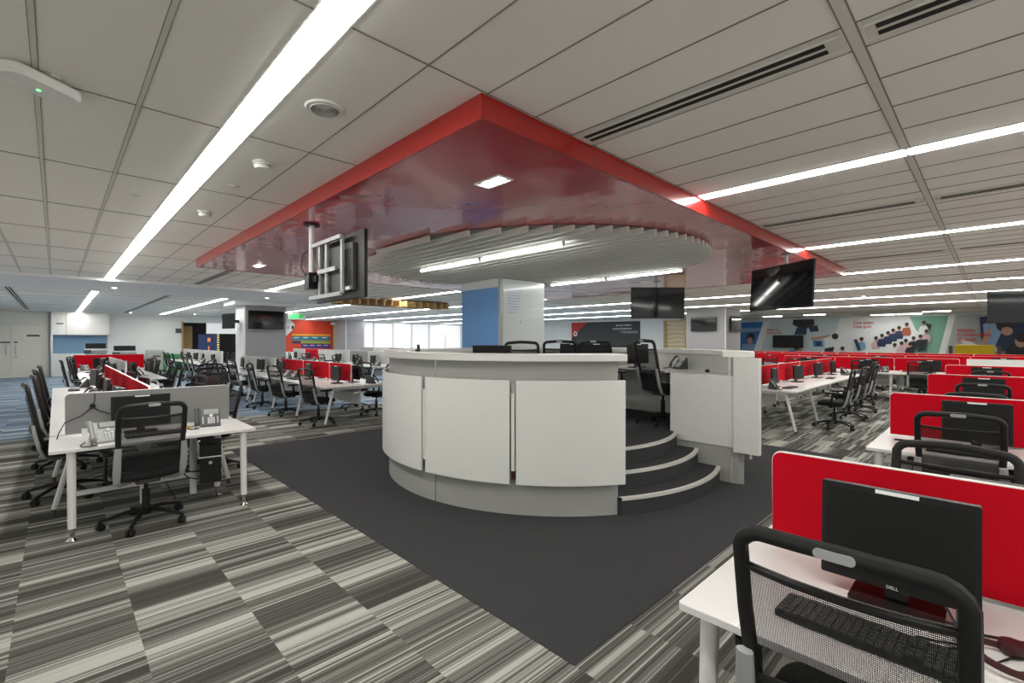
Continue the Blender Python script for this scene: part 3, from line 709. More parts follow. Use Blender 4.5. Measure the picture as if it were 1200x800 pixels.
def populate(origin, rot, n, short, sides, U=1.5, lite=False, seed=1, mon=.85, ph=.6, kb=True, xs=None, chairs=None, tall=None):
    """short: bench phrase; sides: (phrase for local y=0 side, phrase for y=W side)"""
    r = random.Random(seed); c, s = math.cos(rot), math.sin(rot)
    def Wd(x, y, z=.74): return (origin[0]+x*c-y*s, origin[1]+x*s+y*c, z)
    order = (lambda i: i) 
    for k, side in enumerate(sides):
        if side is None: continue
        for i in range(n):
            o = ORD[i]; xc = i*U+U/2+(0 if xs is None else xs)
            sg = 1 if k == 0 else -1; y0 = 0 if k == 0 else DW; rr = rot if k == 0 else rot+math.pi
            w = '%s, %s of %s' % (o+' from near end' if i else 'nearest', side, short)
            if chairs is None or (k, i) in chairs:
                ox, oy, oa = r.uniform(-.12, .12), r.uniform(-.03, .16), r.uniform(-.3, .3)
                if chairs and chairs.get((k, i)): ox, oy, oa = chairs[(k, i)]
                chair(Wd(xc+ox, y0+sg*(.14-oy), 0), rr+oa, 'black mesh chair, '+w, 'black mesh office chairs at the desks', lite, 1.09 if tall == k else 1)
            if r.random() < mon: monitor(Wd(xc+r.uniform(-.15, .2), y0+sg*(DW/2-.2)), rr+r.uniform(-.15, .15), 'black monitor, '+w)
            if r.random() < ph: phone(Wd(xc-.45*sg if False else xc+.5*(1 if r.random() < .5 else -1), y0+sg*(.42)), rr+r.uniform(-.3, .3), 'dark desk phone, '+w, 1)
            if kb and r.random() < .6: keyboard(Wd(xc+r.uniform(-.1, .1), y0+sg*(.27), .74), rr+r.uniform(-.1, .1), 'black keyboard, '+w)
H = R_(90)
# --- front left: end desk with grey screen
t = thing('office_desk', 'white end desk with grey screen in the left foreground', 'desk', (-.04, 5.08, 0), 0, 'shared office desks')
MB().prism(rrect(0, 1.46, 0, .80, .02, 3), .715, .74).build('desktop', 'desk_white', t, bevel=.002)
screen_panel(t, .09, 1.40, .72, 'grey_fabric', .76, 1.12)
round_leg((.13, .07, .715), (.135, .06, 0), t); round_leg((1.36, .06, .715), (1.36, .0+.03, 0), t); round_leg((.14, .62, .715), (.145, .64, 0), t); round_leg((1.24, .5, .715), (1.24, .53, 0), t)
b = MB(); b.box(.15, 1.34, .3, .34, .68, .714); b.box(.15, 1.3, .6, .63, .22, .26); b.box(.62, .68, .58, .64, .05, .68); b.box(1.02, 1.07, .58, .64, .05, .68); b.build('under_frame', 'white_metal', t)
D = lambda x, y, z=.74: (-.04+x, 5.08+y, z)
chair((.57, 5.20, 0), R_(4), 'black mesh chair seen from behind at the left foreground desk', 'black mesh office chairs at the desks')
m1 = monitor(D(.62, .5), R_(3), 'black monitor with white sticker before the near grey screen')
keyboard(D(.70, .27), R_(2), 'black keyboard behind the chair on the left foreground desk')
phone(D(.34, .2), R_(12), 'silver desk telephone at left on the foreground desk', 0)
phone(D(1.15, .46), R_(-8), 'dark desk telephone at right on the left foreground desk', 1)
o = MB(); o.tube([D(.30, .695, 1.11), D(.3, .69, 1.05), D(.28, .69, .99), D(.21, .69, .92), D(.1, .69, .87), D(.06, .68, .78), D(.05, .6, .745)], .004, 6); o.tube([D(.29, .69, .99), D(.33, .69, .95), D(.42, .69, .91)], .005, 6)
o.T = Matrix.Translation(D(.285, .69, 1.0)) @ Matrix.Rotation(H, 4, 'X'); o.lathe([(.02, -.008), (.024, 0), (.02, .01)], 14)
tag(o.build('cable', 'black_plastic'), 'thin black cable with a round clip hanging over the grey screen', 'cable')
o = MB(); o.tube([D(.98, .47, .744), D(1.0, .5, .75), D(.95, .54, .746), D(.9, .5, .745), D(.94, .45, .746), D(1.01, .43, .745), D(.97, .4, .746)], .006, 6)
tag(o.build('patch_cable', 'cable_yellow'), 'pale yellow coiled cable beside the dark desk telephone', 'cable')
def tower(loc, rz, label):
    def b(t):
        MB().box(-.09, .09, -.2, .2, 0, .38).build('case', 'black_plastic', t, bevel=.006)
        m = MB(); m.box(-.085, .085, -.212, -.2, .01, .37); m.build('front_bezel', 'black_plastic', t)
        m = MB(); m.T = Matrix.Translation((0, -.212, .2)) @ Matrix.Rotation(H, 4, 'X'); m.lathe([(.016, -.001), (.016, .004), (.01, .006)], 14); m.build('badge', 'silver', t)
        MB().box(-.09-.003, .093, -.216, .203, .25, .262).build('strap', 'white_metal', t)
        MB().box(-.07, .07, -.214, -.2, .31, .335).build('drive_bay', 'black_plastic', t)
    return dup_or('tower', b, loc, rz, label, 'black computer towers', 'computer_tower', 'computer')
tower((1.12, 5.5, .22), R_(-12), 'black computer tower strapped under the left foreground desk')
o = MB(); o.tube([D(.8, .55, .6), D(.85, .5, .4), D(.98, .46, .25), D(1.05, .42, .23)], .006, 6); o.tube([D(1.0, .6, .7), D(.9, .52, .5), D(.98, .5, .3), D(1.08, .44, .3)], .008, 6); o.tube([D(.75, .6, .68), D(.78, .6, .3), D(.9, .62, .02), D(1.0, .6, .02)], .005, 6)
tag(o.build('cable_bundle', 'black_plastic'), 'black cables hanging beside the computer tower under the foreground desk', 'cable')
# --- L1a bench behind it
B1 = (1.42, 5.92)
bench('bench_desk', 'long white double bench with red screens behind the left foreground desk', B1, H, 4, ['red_fabric'])
populate(B1, H, 4, 'front left bench', ('right side', 'left side'), seed=3, tall=1, mon=1, ph=.9,
         chairs={(0, 0): (.1, .1, .0), (0, 1): (.1, .0, .2), (0, 2): (.1, .3, -.3), (0, 3): (.1, .25, -.2), (1, 0): (0, .02, .05), (1, 1): (0, .0, 0), (1, 2): (0, .02, .1), (1, 3): (0, .0, 0)})
B1b = (1.85, 13.3)
bench('bench_desk', 'farther white bench with pale grey screens on the left', B1b, H, 3, ['pale_fabric'])
populate(B1b, H, 3, 'far left bench', ('right side', 'left side'), seed=5, tall=1, mon=1, ph=.8)
for i in range(1): 
    t = thing('office_desk', 'white desk with a red screen at the end of the far left bench', 'desk', (.35, 17.9, 0), 0, 'shared office desks')
    MB().prism(rrect(0, 1.6, 0, .75, .02, 3), .715, .74).build('desktop', 'desk_white', t); screen_panel(t, 0, 1.65, .7, 'red_fabric', .76, 1.18)
    for x, y in ((.08, .08), (1.5, .08), (.08, .66), (1.5, .66)): round_leg((x, y, .715), (x, y, 0), t)
monitor((1.0, 18.3, .74), .1, 'black monitor before the far left red screen'); phone((.6, 18.2, .74), .3, 'dark desk phone before the far left red screen', 1)
# --- L2 red bench left of counter
B2 = (4.98, 8.5)
bench('bench_desk', 'white bench with red screens immediately left of the round counter', B2, H, 3, ['red_fabric'], off=4)
populate(B2, H, 3, 'red bench by counter', ('right side', 'left side'), seed=11, mon=1, ph=.9,
         chairs={(1, 0): (-.2, .04, .2), (1, 1): (-.1, .1, .25), (1, 2): (0, .1, 0), (0, 0): (.1, .15, -.3), (0, 1): (-.3, .2, .3), (0, 2): (0, .1, .2)})
# --- L3
B3 = (5.0, 13.5)
bench('bench_desk', 'white bench with pale grey screens before the centre-left column', B3, H, 2, ['pale_fabric'], U=1.6)
populate(B3, H, 2, 'bench before grey column', ('right side', 'left side'), U=1.6, seed=12, mon=1, ph=.9)
B4 = (5.2, 20.0)
bench('bench_desk', 'far white bench with pale screens before the dark opening', B4, H, 5, ['pale_fabric'], ztop=1.2)
populate(B4, H, 5, 'bench before dark opening', ('right side', 'left side'), seed=13, lite=True, mon=1, ph=.5)
# banks at centre
B5 = (8.9, 14.4)
bench('bench_desk', 'long far bench with grey screens behind the red-screened bench', B5, H, 6, ['pale_fabric', 'grey_fabric', 'pale_fabric', 'pale_fabric', 'red_fabric', 'pale_fabric'], ztop=1.22)
populate(B5, H, 6, 'far centre bench', ('right side', 'left side'), seed=14, lite=True, mon=.9, ph=.5, kb=False)
B6 = (12.6, 15.0)
bench('bench_desk', 'farthest bench with grey screens toward the gold curtain', B6, H, 6, ['pale_fabric', 'grey_fabric'], ztop=1.25)
populate(B6, H, 6, 'bench by gold curtain', ('right side', 'left side'), seed=15, lite=True, mon=.8, ph=.3, kb=False)
# loose chairs in the aisle
for i, (x, y, a, lb) in enumerate(((2.15, 10.4, 170, 'black mesh chair standing loose in the left aisle, nearest'), (2.5, 12.2, 170, 'black mesh chair loose in the left aisle, middle one'),
                                   (2.7, 14.6, 60, 'black mesh chair loose in the left aisle, farthest'), (2.1, 16.4, -80, 'black mesh chair loose in the aisle, one before the last'), (2.45, 18.2, -80, 'black mesh chair loose in the aisle, last before the metal cabinet'))):
    chair((x, y, 0), R_(a), lb, 'black mesh chairs loose in the left aisle', lite=i > 2)
o = thing('bag', 'dark maroon bag on a chair seat in the left aisle', 'bag', (2.5, 12.25, .51)); L = [[(.17*s*math.cos(2*math.pi*k/14), .1*s*math.sin(2*math.pi*k/14), z) for k in range(14)] for z, s in ((0, .8), (.05, 1), (.2, .95), (.28, .6))]
loft(MB(), L).build('body', 'maroon', o); MB().tube([(-.09, 0, .26), (-.07, 0, .36), (.07, 0, .36), (.09, 0, .26)], .01, 6).build('strap', 'maroon', o)
# ------------------------------------------------------------------ right side
rows = [(2.2, 'nearest right row'), (5.43, 'second right row'), (8.85, 'third right row'), (12.35, 'fourth right row')]
RD = ['white bench with red screen in the right foreground, nearest row', 'white bench with red screen on the right, second row', 'white bench with red screen on the right, third row', 'white bench with red screen on the right, fourth row']
for k, (xs, nm) in enumerate(rows):
    o = (xs+DW/2, .73-3.0)
    t = thing('bench_desk', RD[k], 'desk', (o[0], o[1], 0), H, 'shared office desks')
    for i in range(2):
        for y0, y1 in ((0, DW/2-.02), (DW/2+.02, DW)): MB().prism(rrect(i*1.5+.002, (i+1)*1.5-.002, y0, y1, .012, 2), .715, .74).build('desktop', 'desk_white', t, bevel=.002)
        MB().box(i*1.5+.1, (i+1)*1.5-.1, DW/2-.012, DW/2+.012, .36, .70).build('modesty_panel', 'desk_white', t)
    MB().box(0, 3, DW/2-.02, DW/2+.02, .725, .742).build('cable_channel', 'white_metal', t)
    screen_panel(t, 1.5, 2.94, DW/2, 'red_fabric', .76, 1.13, clamps=False); screen_panel(t, 0, 1.48, DW/2, 'red_fabric', .76, 1.13, clamps=False)
    for x in (.1, 1.5, 2.92):
        for y in (.07, DW-.07): round_leg((x, y, .715), (x+.02, y, 0), t)
    b = MB(); b.box(.1, 2.9, .3, .34, .68, .714); b.box(.1, 2.9, DW-.34, DW-.3, .68, .714); b.build('rail', 'white_metal', t)
    xm = xs-.25
    mo = monitor((xm, .225 if k == 0 else .1, .735 if k == 0 else .74), R_(-90), 'black monitor before the red screen, '+nm, big=True)
    if k == 0:
        text('DELL', .014, 'key_light', mo, (-.02, -.0235, .0655), (R_(87), 0, 0), depth=.0004)
    keyboard((xs-.52, .26 if k == 0 else .15, .74), R_(-92), 'black keyboard in front of the monitor, '+nm)
    chair(((1.62, 4.92, 8.3, 11.8)[k], (.26, .18, .1, .05)[k], 0), R_(-90), 'black mesh chair on the camera side, '+nm, 'black mesh office chairs at the desks', sz=1.03 if k == 0 else 1)
    chair(((2.93, 6.2, 9.7, 13.2)[k], (.16, .15, .1, -.1)[k], 0), R_(86), 'black mesh chair on the far side, '+nm, 'black mesh office chairs at the desks')
    chair((xs-.6, -1.4, 0), R_(-95), 'black mesh chair at the out-of-frame end, '+nm, 'black mesh office chairs at the desks')
    monitor((xm, -1.4, .74), R_(-88), 'black monitor at the out-of-frame end, '+nm)
    phone((xs-.35, -.42, .74), R_(-100), 'dark desk phone beside the monitor, '+nm, 1)
    if k < 2: monitor((xs+.25, -.1, .74), R_(90), 'black monitor behind the red screen, '+nm)
mouse((1.62, -.06, .74), R_(-80), 'black mouse beside the keyboard on the nearest right desk')
headset((1.80, -.03, .745), R_(30), 'dark maroon headset at the bottom right corner desk', 'maroon')
o = MB(); z = .746
o.tube([(1.86, .12, z), (1.84, .05, z+.01), (1.78, .0, z), (1.84, -.03, z), (1.9, -.1, z), (1.88, -.2, z)], .0035, 6); o.tube([(1.95, .2, z), (1.93, .02, z), (1.98, -.1, z), (1.99, -.3, z)], .004, 6)
o.tube([(1.78, .16, z), (1.82, .06, z), (1.76, -.02, z), (1.79, -.06, z)], .003, 6); o.tube([(1.9, .1, z+.06), (1.86, .07, z+.02), (1.8, .06, z), (1.77, .1, z)], .004, 6)
tag(o.build('cable_tangle', 'black_plastic'), 'thin black cables tangled on the nearest right desk', 'cable')
o = MB(); o.tube([(5.2, .6, z), (5.17, .52, z+.01), (5.2, .46, z), (5.14, .42, z), (5.16, .36, z)], .008, 6); tag(o.build('cable_coil', 'black_plastic'), 'short black cable coil on the second right row desk corner', 'cable')
# --- bench beside counter (along X)
B7 = (8.92, 2.32)
bench('bench_desk', 'white bench with red screens just right of the round counter', B7, 0, 4, ['red_fabric'], off=2.5)
populate(B7, 0, 4, 'bench right of counter', ('camera side', 'far side'), seed=21, mon=1, ph=.9,
         chairs={(0, 0): (.55, .42, .05), (0, 1): (.5, .38, -.1), (0, 2): (.4, .35, 0), (0, 3): (.4, .1, 0), (1, 1): (0, .2, 0), (1, 2): (0, .2, 0), (1, 0): (.2, .3, .2)})
B8 = (17.2, .55)
bench('bench_desk', 'white crosswise bench with red screens beyond the bench right of counter', B8, H, 3, ['red_fabric'], U=1.36, round_legs=True)
populate(B8, H, 3, 'crosswise bench', ('far side', 'camera side'), U=1.36, seed=22, mon=.8, ph=.5)
for k, (xx, yy, nn, nm) in enumerate(((20.4, -2.5, 6, 'next to last row'), (23.6, -2.5, 7, 'last row before mural'))):
    bench('bench_desk', ['white bench with red screens, %s' % nm][0], (xx, yy), H, nn, ['red_fabric'])
    populate((xx, yy), H, nn, nm, ('far side', 'camera side'), seed=30+k, lite=True, mon=.5, ph=.2, kb=False)
# white half wall and sofa near the mural
o = MB().box(15.15, 15.25, -4, .45, 0, 1.17).build('half_wall', 'white_lam'); tag(o, 'white topped low partition wall behind the fourth right row', 'partition')
qa, qb = W(1110, 412, X=27.2), W(1174, 412, X=27.2); q = (0, (qa[1]+qb[1])/2); SH = abs(qa[1]-qb[1])/2-.1
t = thing('yellow_sofa', 'yellow high-backed sofa in front of the photo mural', 'sofa', (27.5, q[1], 0), R_(-90))
MB().prism(rrect(-SH+.1, SH-.1, .2, 1.42, .06, 3), .45, .7, axis='y').build('backrest', 'yellow', t, bevel=.03); MB().prism(rrect(-SH+.3, SH-.3, -.3, .5, .1, 3), .2, .48).build('seat', 'yellow', t, bevel=.03)
for s in (-1, 1): MB().box(s*(SH-.15)-.12, s*(SH-.15)+.12, -.3, .44, .0, .75).build('armrest', 'yellow', t, bevel=.03); MB().box(s*(SH+.03)-.06, s*(SH+.03)+.06, .4, .74, 0, 1.38).build('side_frame', 'wood_dark', t)
# ------------------------------------------------------------------ on the platform
chair((4.42, 4.32, PH), R_(140), 'black mesh chair behind the counter beside the blue-sided column', 'black mesh chairs on the round platform', sz=1.02)
chair((5.4, 4.5, PH), R_(-55), 'black mesh chair on the platform right of the writing board column', 'black mesh chairs on the round platform', sz=1.03)
chair((5.55, 3.85, PH), R_(-80), 'black mesh chair on the platform, middle of the right three', 'black mesh chairs on the round platform', sz=1.03)
chair((5.80, 3.08, PH), R_(-118), 'black mesh chair on the platform nearest the top of the steps', 'black mesh chairs on the round platform', sz=1.04)
def on(px, py, z): 
    q = W(px, py, Z=z); return (q[0], q[1], z)
phone((6.36, 3.12, 1.2), R_(-120), 'dark desk phone on the inner desk right of the steps', 1)
mouse((5.95, 2.55, 1.201), R_(-60), 'black mouse on the white inner desk right of the steps')
monitor((6.22, 3.7, 1.2), R_(-10), 'dark monitor on the inner desk, rightmost above the counter')
monitor((6.35, 4.55, 1.2), R_(-60), 'dark monitor on the inner desk between the platform chairs')
monitor((3.38, 3.78, 1.2), R_(117), 'black monitor behind the front counter left of the blue column')
monitor((3.25, 5.0, 1.2), R_(57), 'monitor edge poking above the left end of the counter')
monitor((6.25, 4.95, 1.2), R_(-50), 'dark monitor on the inner desk next to the writing board')
# ------------------------------------------------------------------ far left wall
o = MB(); 
t = thing('door', 'pale double door on the far left wall', 'door', (-1.4, Y1-.06, 0)); del t['label']; del t['category']; t.name = 'door_1'; struct(t)
MB().box(-2.0, .02, 0, .05, 0, 2.3).build('leaf', 'wall_cream', t); MB().box(.03, .98, 0, .05, 0, 2.3).build('leaf', 'wall_cream', t)
for s in (-.12, .17): MB().tube([(s, -.01, 1.0), (s, -.06, 1.02), (s, -.06, 1.38), (s, -.01, 1.4)], .015, 8).build('door_handle', 'silver', t)
MB().box(.12, .22, -.01, .0, .85, .92).build('lock_plate', 'silver', t); MB().box(.5, .9, -.01, .0, 1.78, 1.86).build('sign_plate', 'dark_grey', t); MB().box(-.55, .0, -.01, 0, 1.5, 1.56).build('sign_plate', 'dark_grey', t); MB().box(.12, .22, -.01, 0, 1.5, 1.56).build('sign_plate', 'dark_grey', t)
struct(MB().box(-3.2, -.24, Y1-.1, Y1, 2.31, 2.89).build('trim_3', 'wall_cream'))
struct(MB().box(-.41, -.24, Y1-.08, Y1, 0, 2.3).build('trim_4', 'wall_cream'))
xa = W(60, 400, Y=Y1-.3)[0]; xb = W(128, 400, Y=Y1-.3)[0]
t = thing('wall_cupboard', 'white overhead cupboard with blue niche and lower units on far left wall', 'cupboard', (xa, Y1-.32, 0)); L = xb-xa
z1, z2, z3 = W(90, 366, Y=Y1-.3)[2], W(90, 392.5, Y=Y1-.3)[2], W(90, 414, Y=Y1-.3)[2]
MB().box(0, L, 0, .3, z2, z1).build('upper_cabinet', 'white_solid', t); MB().box(.05, L-.05, .27, .3, z3, z2).build('niche_back', 'wall_blue', t); MB().box(-.02, .05, .01, .3, z3, z2).build('niche_side', 'white_solid', t)
MB().box(0, L, -.1, .3, 0, z3).build('lower_cabinet', 'white_solid', t)
dv = MB(); dv.box(L*.24, L*.24+.012, -.004, 0, z2, z1); dv.box(0, L, -.004, 0, z2, z2+.012); dv.build('door_gap', 'grid_dark', t)
dv = MB(); dv.box(L*.08, L*.2, -.006, 0, (z1+z2)/2-.03, (z1+z2)/2+.02); dv.build('sign_plate', 'dark_grey', t)
def printer(px, py, Y, label, base=0, w=.72):
    q = W(px, py, Y=Y)
    t = thing('office_printer', label, 'printer', (q[0], Y, base))
    z = q[2]-base
    MB().box(-w/2, w/2, -.3, .3, 0.0, z*.78).build('body', 'phone_silver', t, bevel=.02); MB().box(-w/2-.02, w/2+.02, -.32, .32, z*.78, z*.84).build('paper_deck', 'key_light', t)
    MB().box(-w/2+.03, w/2-.03, -.28, .3, z*.84, z).build('scanner_lid', 'black_plastic', t, bevel=.02); MB().box(w/2, w/2+.25, -.2, .2, z*.5, z*.6).build('side_tray', 'dark_grey', t)
    MB().box(-w/2-.05, -w/2+.2, -.45, -.32, z*.7, z*.8).build('control_panel', 'dark_grey', t)
printer(112, 402, Y1-1.6, 'black-lidded printer in front of the blue niche')
printer(146, 405, Y1-2.6, 'black copier standing right of the red end screen', w=.78)
qa = W(173, 410, Y=Y1-.8); qb = W(193, 410, Y=Y1-.8)
t = thing('metal_cabinet', 'beige metal cabinet against the white far left wall', 'cabinet', (qa[0], Y1-.8, 0)); L = qb[0]-qa[0]
MB().box(0, L, 0, .6, 0, qa[2]).build('body', 'beige_metal', t); MB().box(.05, L-.05, -.01, 0, qa[2]-.22, qa[2]-.06).build('display_panel', 'silver', t); MB().box(L*.3, L*.75, -.02, 0, qa[2]*.7, qa[2]*.76).build('handle', 'dark_grey', t); MB().box(L*.5, L*.51, -.012, 0, .1, qa[2]*.68).build('door_gap', 'grid_dark', t)
qa = W(193.5, 415, Y=Y1-1.4); qb = W(202, 415, Y=Y1-1.4)
t = thing('green_locker', 'bright green cabinet beside the beige metal cabinet', 'cabinet', (qa[0], Y1-1.4, 0)); L = .9
MB().box(0, L, 0, .6, 0, qa[2]).build('body', 'green', t); MB().box(.05, L-.05, -.012, 0, .1, qa[2]-.1).build('door', 'green', t); MB().box(L*.8, L*.84, -.03, -.01, .6, .8).build('handle', 'silver', t)
# opening: brown door frame, video screen, bright glazing
xa, xb = W(213, 390, Y=Y1)[0], W(268, 390, Y=Y1)[0]
struct(MB().box(4.72, 4.8, Y1-.05, Y1+.25, 0, 2.6).build('trim_5', 'wood')); struct(MB().box(7.32, 7.42, Y1-.05, Y1+.25, 0, 2.6).build('trim_6', 'wood'))
struct(MB().box(4.9, 5.4, Y1+1.2, Y1+1.26, 0, 2.4).build('door_2', 'wood'))
qa = W(242, 377, Y=Y1+1.8); qb = W(270, 409, Y=Y1+1.8)
struct(MB().box(qa[0], qa[0]+1.5, Y1+1.8, Y1+1.85, 2.0, 2.66).build('window_1', 'window_bright'))
qa = W(232, 391, Y=Y1+1.0); qb = W(258, 391, Y=Y1+1.0)
t = thing('video_wall', 'dark blue glowing video wall inside the dark opening', 'screen', (qa[0], Y1+1.0, 0)); L = qb[0]-qa[0]
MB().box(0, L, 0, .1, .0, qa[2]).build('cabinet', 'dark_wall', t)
for i in range(3): MB().box(i*L/3+.02, (i+1)*L/3-.02, -.01, 0, 1.0, qa[2]-.05).build('screen', 'video_blue', t)
mat('vid_yellow', (.8, .6, .1), .5, emit=(.9, .7, .1), es=.4); mat('vid_red', (.8, .2, .05), .5, emit=(.9, .25, .05), es=.4)
v = MB()
for i in range(7): v.box(L*.86, L*.95, -.016, -.01, 1.05+i*.14, 1.12+i*.14)
v.build('yellow_tiles', 'vid_yellow', t); v = MB(); v.box(L*.42, L*.55, -.016, -.01, 1.55, 1.75); v.box(L*.45, L*.5, -.016, -.01, 1.0, 1.3); v.build('orange_tiles', 'vid_red', t)
o = MB().box(*(lambda q: (q[0]-.14, q[0]+.14, Y1-.02, Y1, q[2]-.12, q[2]+.12))(W(209.5, 387.5, Y=Y1))).build('wall_switch_plate', 'dark_grey'); tag(o, 'small dark wall plate left of the dark opening', 'wall plate')
# ------------------------------------------------------------------ posters and murals (flat print on the walls)
for nm, c in (('print_orange', (.62, .05, .015)), ('print_teal', (.02, .18, .24)), ('print_green', (.2, .4, .06)), ('print_violet', (.06, .03, .2)), ('print_gold', (.75, .38, .02)), ('print_sky', (.52, .62, .64)),
              ('print_white', (.74, .77, .76)), ('print_navy', (.015, .03, .08)), ('print_black', (.015, .016, .02)), ('print_red', (.55, .02, .02)), ('print_charcoal', (.03, .035, .035)), ('print_skin', (.5, .28, .2)),
              ('print_hair', (.025, .015, .015)), ('print_blue', (.03, .16, .42)), ('print_seagreen', (.2, .42, .32)), ('print_tealdark', (.03, .1, .1)), ('print_pink', (.6, .42, .45)), ('print_lblue', (.22, .36, .55)), ('print_grey', (.4, .42, .42)), ('print_rust', (.35, .09, .04))):
    mat(nm, c, .55, noise=.08, nscale=2)
def poster(name, label, X=None, Y=None, outline=None, base='print_white'):
    """outline and later shapes are given as picture pixels of the flat print, laid on plane X or Y"""
    t = thing(name, label, 'poster', (0, 0, 0)); lay = [0]
    def shp(pts, m, nm='print'):
        d = .02+.002*lay[0]; lay[0] += 1; mb = MB()
        if X is not None:
            P = [W(a, b, X=X) for a, b in pts]; mb.prism([(p[1], p[2]) for p in P], X-d, X-d+.0018, axis='x')
        else:
            P = [W(a, b, Y=Y) for a, b in pts]; mb.prism([(p[0], p[2]) for p in P], Y-d, Y-d+.0018, axis='y')
        return mb.build(nm, m, t, smooth=False)
    def txt(s, px, py, hpx, m):
        p = W(px, py, X=X, Y=Y); q = W(px, py-hpx, X=X, Y=Y); d = .022+.002*lay[0]; lay[0] += 1
        text(s, (q[2]-p[2])/.7, m, t, (p[0]-(d if X is not None else 0), p[1]-(d if Y is not None else 0), p[2]), (R_(90), 0, R_(-90) if X is not None else 0), bold=.003)
    shp(outline, base, 'backing'); t['_'] = 0; del t['_']
    return t, shp, txt
def ell(cx, cy, rx, ry, n=12): return [(cx+rx*math.cos(2*math.pi*k/n), cy+ry*math.sin(2*math.pi*k/n)) for k in range(n)]
def line(pts, w): 
    a, b = pts; return [(a[0], a[1]), (b[0], b[1]), (b[0]+w, b[1]), (a[0]+w, a[1])]
# orange wall with chart
t, s, tx = poster('wall_mural', 'orange wall graphic with striped colour chart at centre left', Y=Y1, outline=[(318, 373.5), (390, 376.5), (390, 412), (318, 412)], base='print_orange')
s([(318, 373.5), (340, 374.5), (345, 380), (345, 384), (325, 404), (318, 409)], 'print_white', 'white_arrow')
s(ell(343, 383.5, 1.6, 2.4), 'print_black', 'dark_dot'); tx('PULSE', 330, 384.5, 2.2, 'print_rust')
s([(342, 391), (387, 391.6), (387, 393.6), (342, 393)], 'print_gold', 'gold_bar'); s([(342, 393.6), (387, 394.2), (387, 399), (342, 398.6)], 'print_teal', 'teal_bar'); s([(342, 399.2), (352, 399.4), (352, 402.5), (342, 402.3)], 'print_navy', 'navy_box')
s([(352.5, 399.3), (387, 399.8), (387, 402.5), (352.5, 402)], 'print_green', 'green_bar'); s([(352.5, 402.6), (387, 403), (387, 408), (352.5, 407.6)], 'print_violet', 'violet_bar')
for k in range(4): s([(344+k*11, 395), (350+k*11, 395.1), (350+k*11, 396), (344+k*11, 395.9)], 'print_white', 'white_mark'); s([(355+k*8, 404.2), (360+k*8, 404.3), (360+k*8, 405), (355+k*8, 404.9)], 'print_white', 'white_mark')
# curtain
qa, qb = W(390, 379, Y=Y1-.15), W(426, 379, Y=Y1-.15)
t = thing('gold_curtain', 'gold fluted curtain right of the orange wall graphic', 'curtain', (qa[0], Y1-.2, 0)); L = qb[0]-qa[0]; vs = []; nn = 90
for i in range(nn+1):
    x = L*i/nn; y = .07*math.sin(i*2*math.pi*9/nn)
    vs += [(x, y, .1), (x, y, 2.6)]
MB().add(vs, [[2*i, 2*i+2, 2*i+3, 2*i+1] for i in range(nn)]).build('drape', 'gold_cloth', t); MB().box(-.1, L+.1, -.1, .15, 2.6, 2.75).build('pelmet', 'white_metal', t)
# bright windows beyond the counter
xs_ = [14.05+k*1.5 for k in range(7)]
for k, x in enumerate(xs_):
    w_ = struct(MB().box(x+.02, x+1.46, Y1-.04, Y1-.01, .7, 2.78).build('window_%d' % (k+2), 'window_bright'))
    MB().box(x-.05, x+.05, Y1-.09, Y1-.005, .7, 2.8).build('window_frame', 'white_metal', w_)
# dark poster with red corner
t, s, tx = poster('wall_poster', 'dark poster with white heading and red corner logo', X=XP, outline=[(670, 378), (750.5, 376), (750.5, 412), (670, 411)], base='print_charcoal')
s([(670, 378), (688, 377.6), (670, 396)], 'print_red', 'red_corner'); s(ell(674.5, 391, 2.3, 2.9, 16), 'print_white', 'logo_disc'); s(ell(674.6, 391, 1.1, 1.4, 10), 'print_red', 'logo_drop')
tx('Branded Vodafone', 722, 382, 1.9, 'print_white'); tx('Customer Experience', 718, 386, 2.0, 'print_white')
for k, (a, b) in enumerate(((727, 748), (730, 748))): s([(a, 388+k*1.6), (b, 387.8+k*1.6), (b, 388.5+k*1.6), (a, 388.7+k*1.6)], 'print_grey', 'small_text')
r2 = random.Random(4)
for k in range(9): x = 674+k*5.2; h = r2.uniform(2, 9); s([(x, 408-h), (x+2.2, 408-h-1), (x+2.6, 411), (x, 411)], r2.choice(['print_tealdark', 'print_teal', 'print_seagreen']), 'skyline_shape')
# wooden lattice
pa, pb = W(778, 374, X=XP-.1), W(807, 374, X=XP-.1)
t = thing('wooden_lattice', 'wooden framed lattice screen right of the dark poster', 'screen', (XP-.1, pa[1], 0), -H); L = pa[1]-pb[1]
for x in (0, L-.18): MB().box(x, x+.18, -.05, .05, 0, 2.75).build('upright', 'wood', t)
MB().box(.18, L-.18, .03, .05, 0, 2.75).build('backing', 'gold_cloth', t)
for k in range(8):
    z = .9+k*.24; MB().tube([(.18+(L-.36)*i/6, -.02, z+.03*math.sin(i*1.3+k)) for i in range(7)], .035, 6).build('slat', 'wall_cream', t)
# side poster seen beyond the lattice
t, s, tx = poster('wall_poster', 'white and blue poster edge beside the far grey column', X=30.9, outline=[(790, 376), (830, 376), (830, 412), (790, 412)]); s([(790, 397), (830, 397), (830, 412), (790, 412)], 'print_blue', 'blue_field'); s([(814, 379), (820, 379), (820, 380.5), (814, 380.5)], 'print_rust', 'small_text')
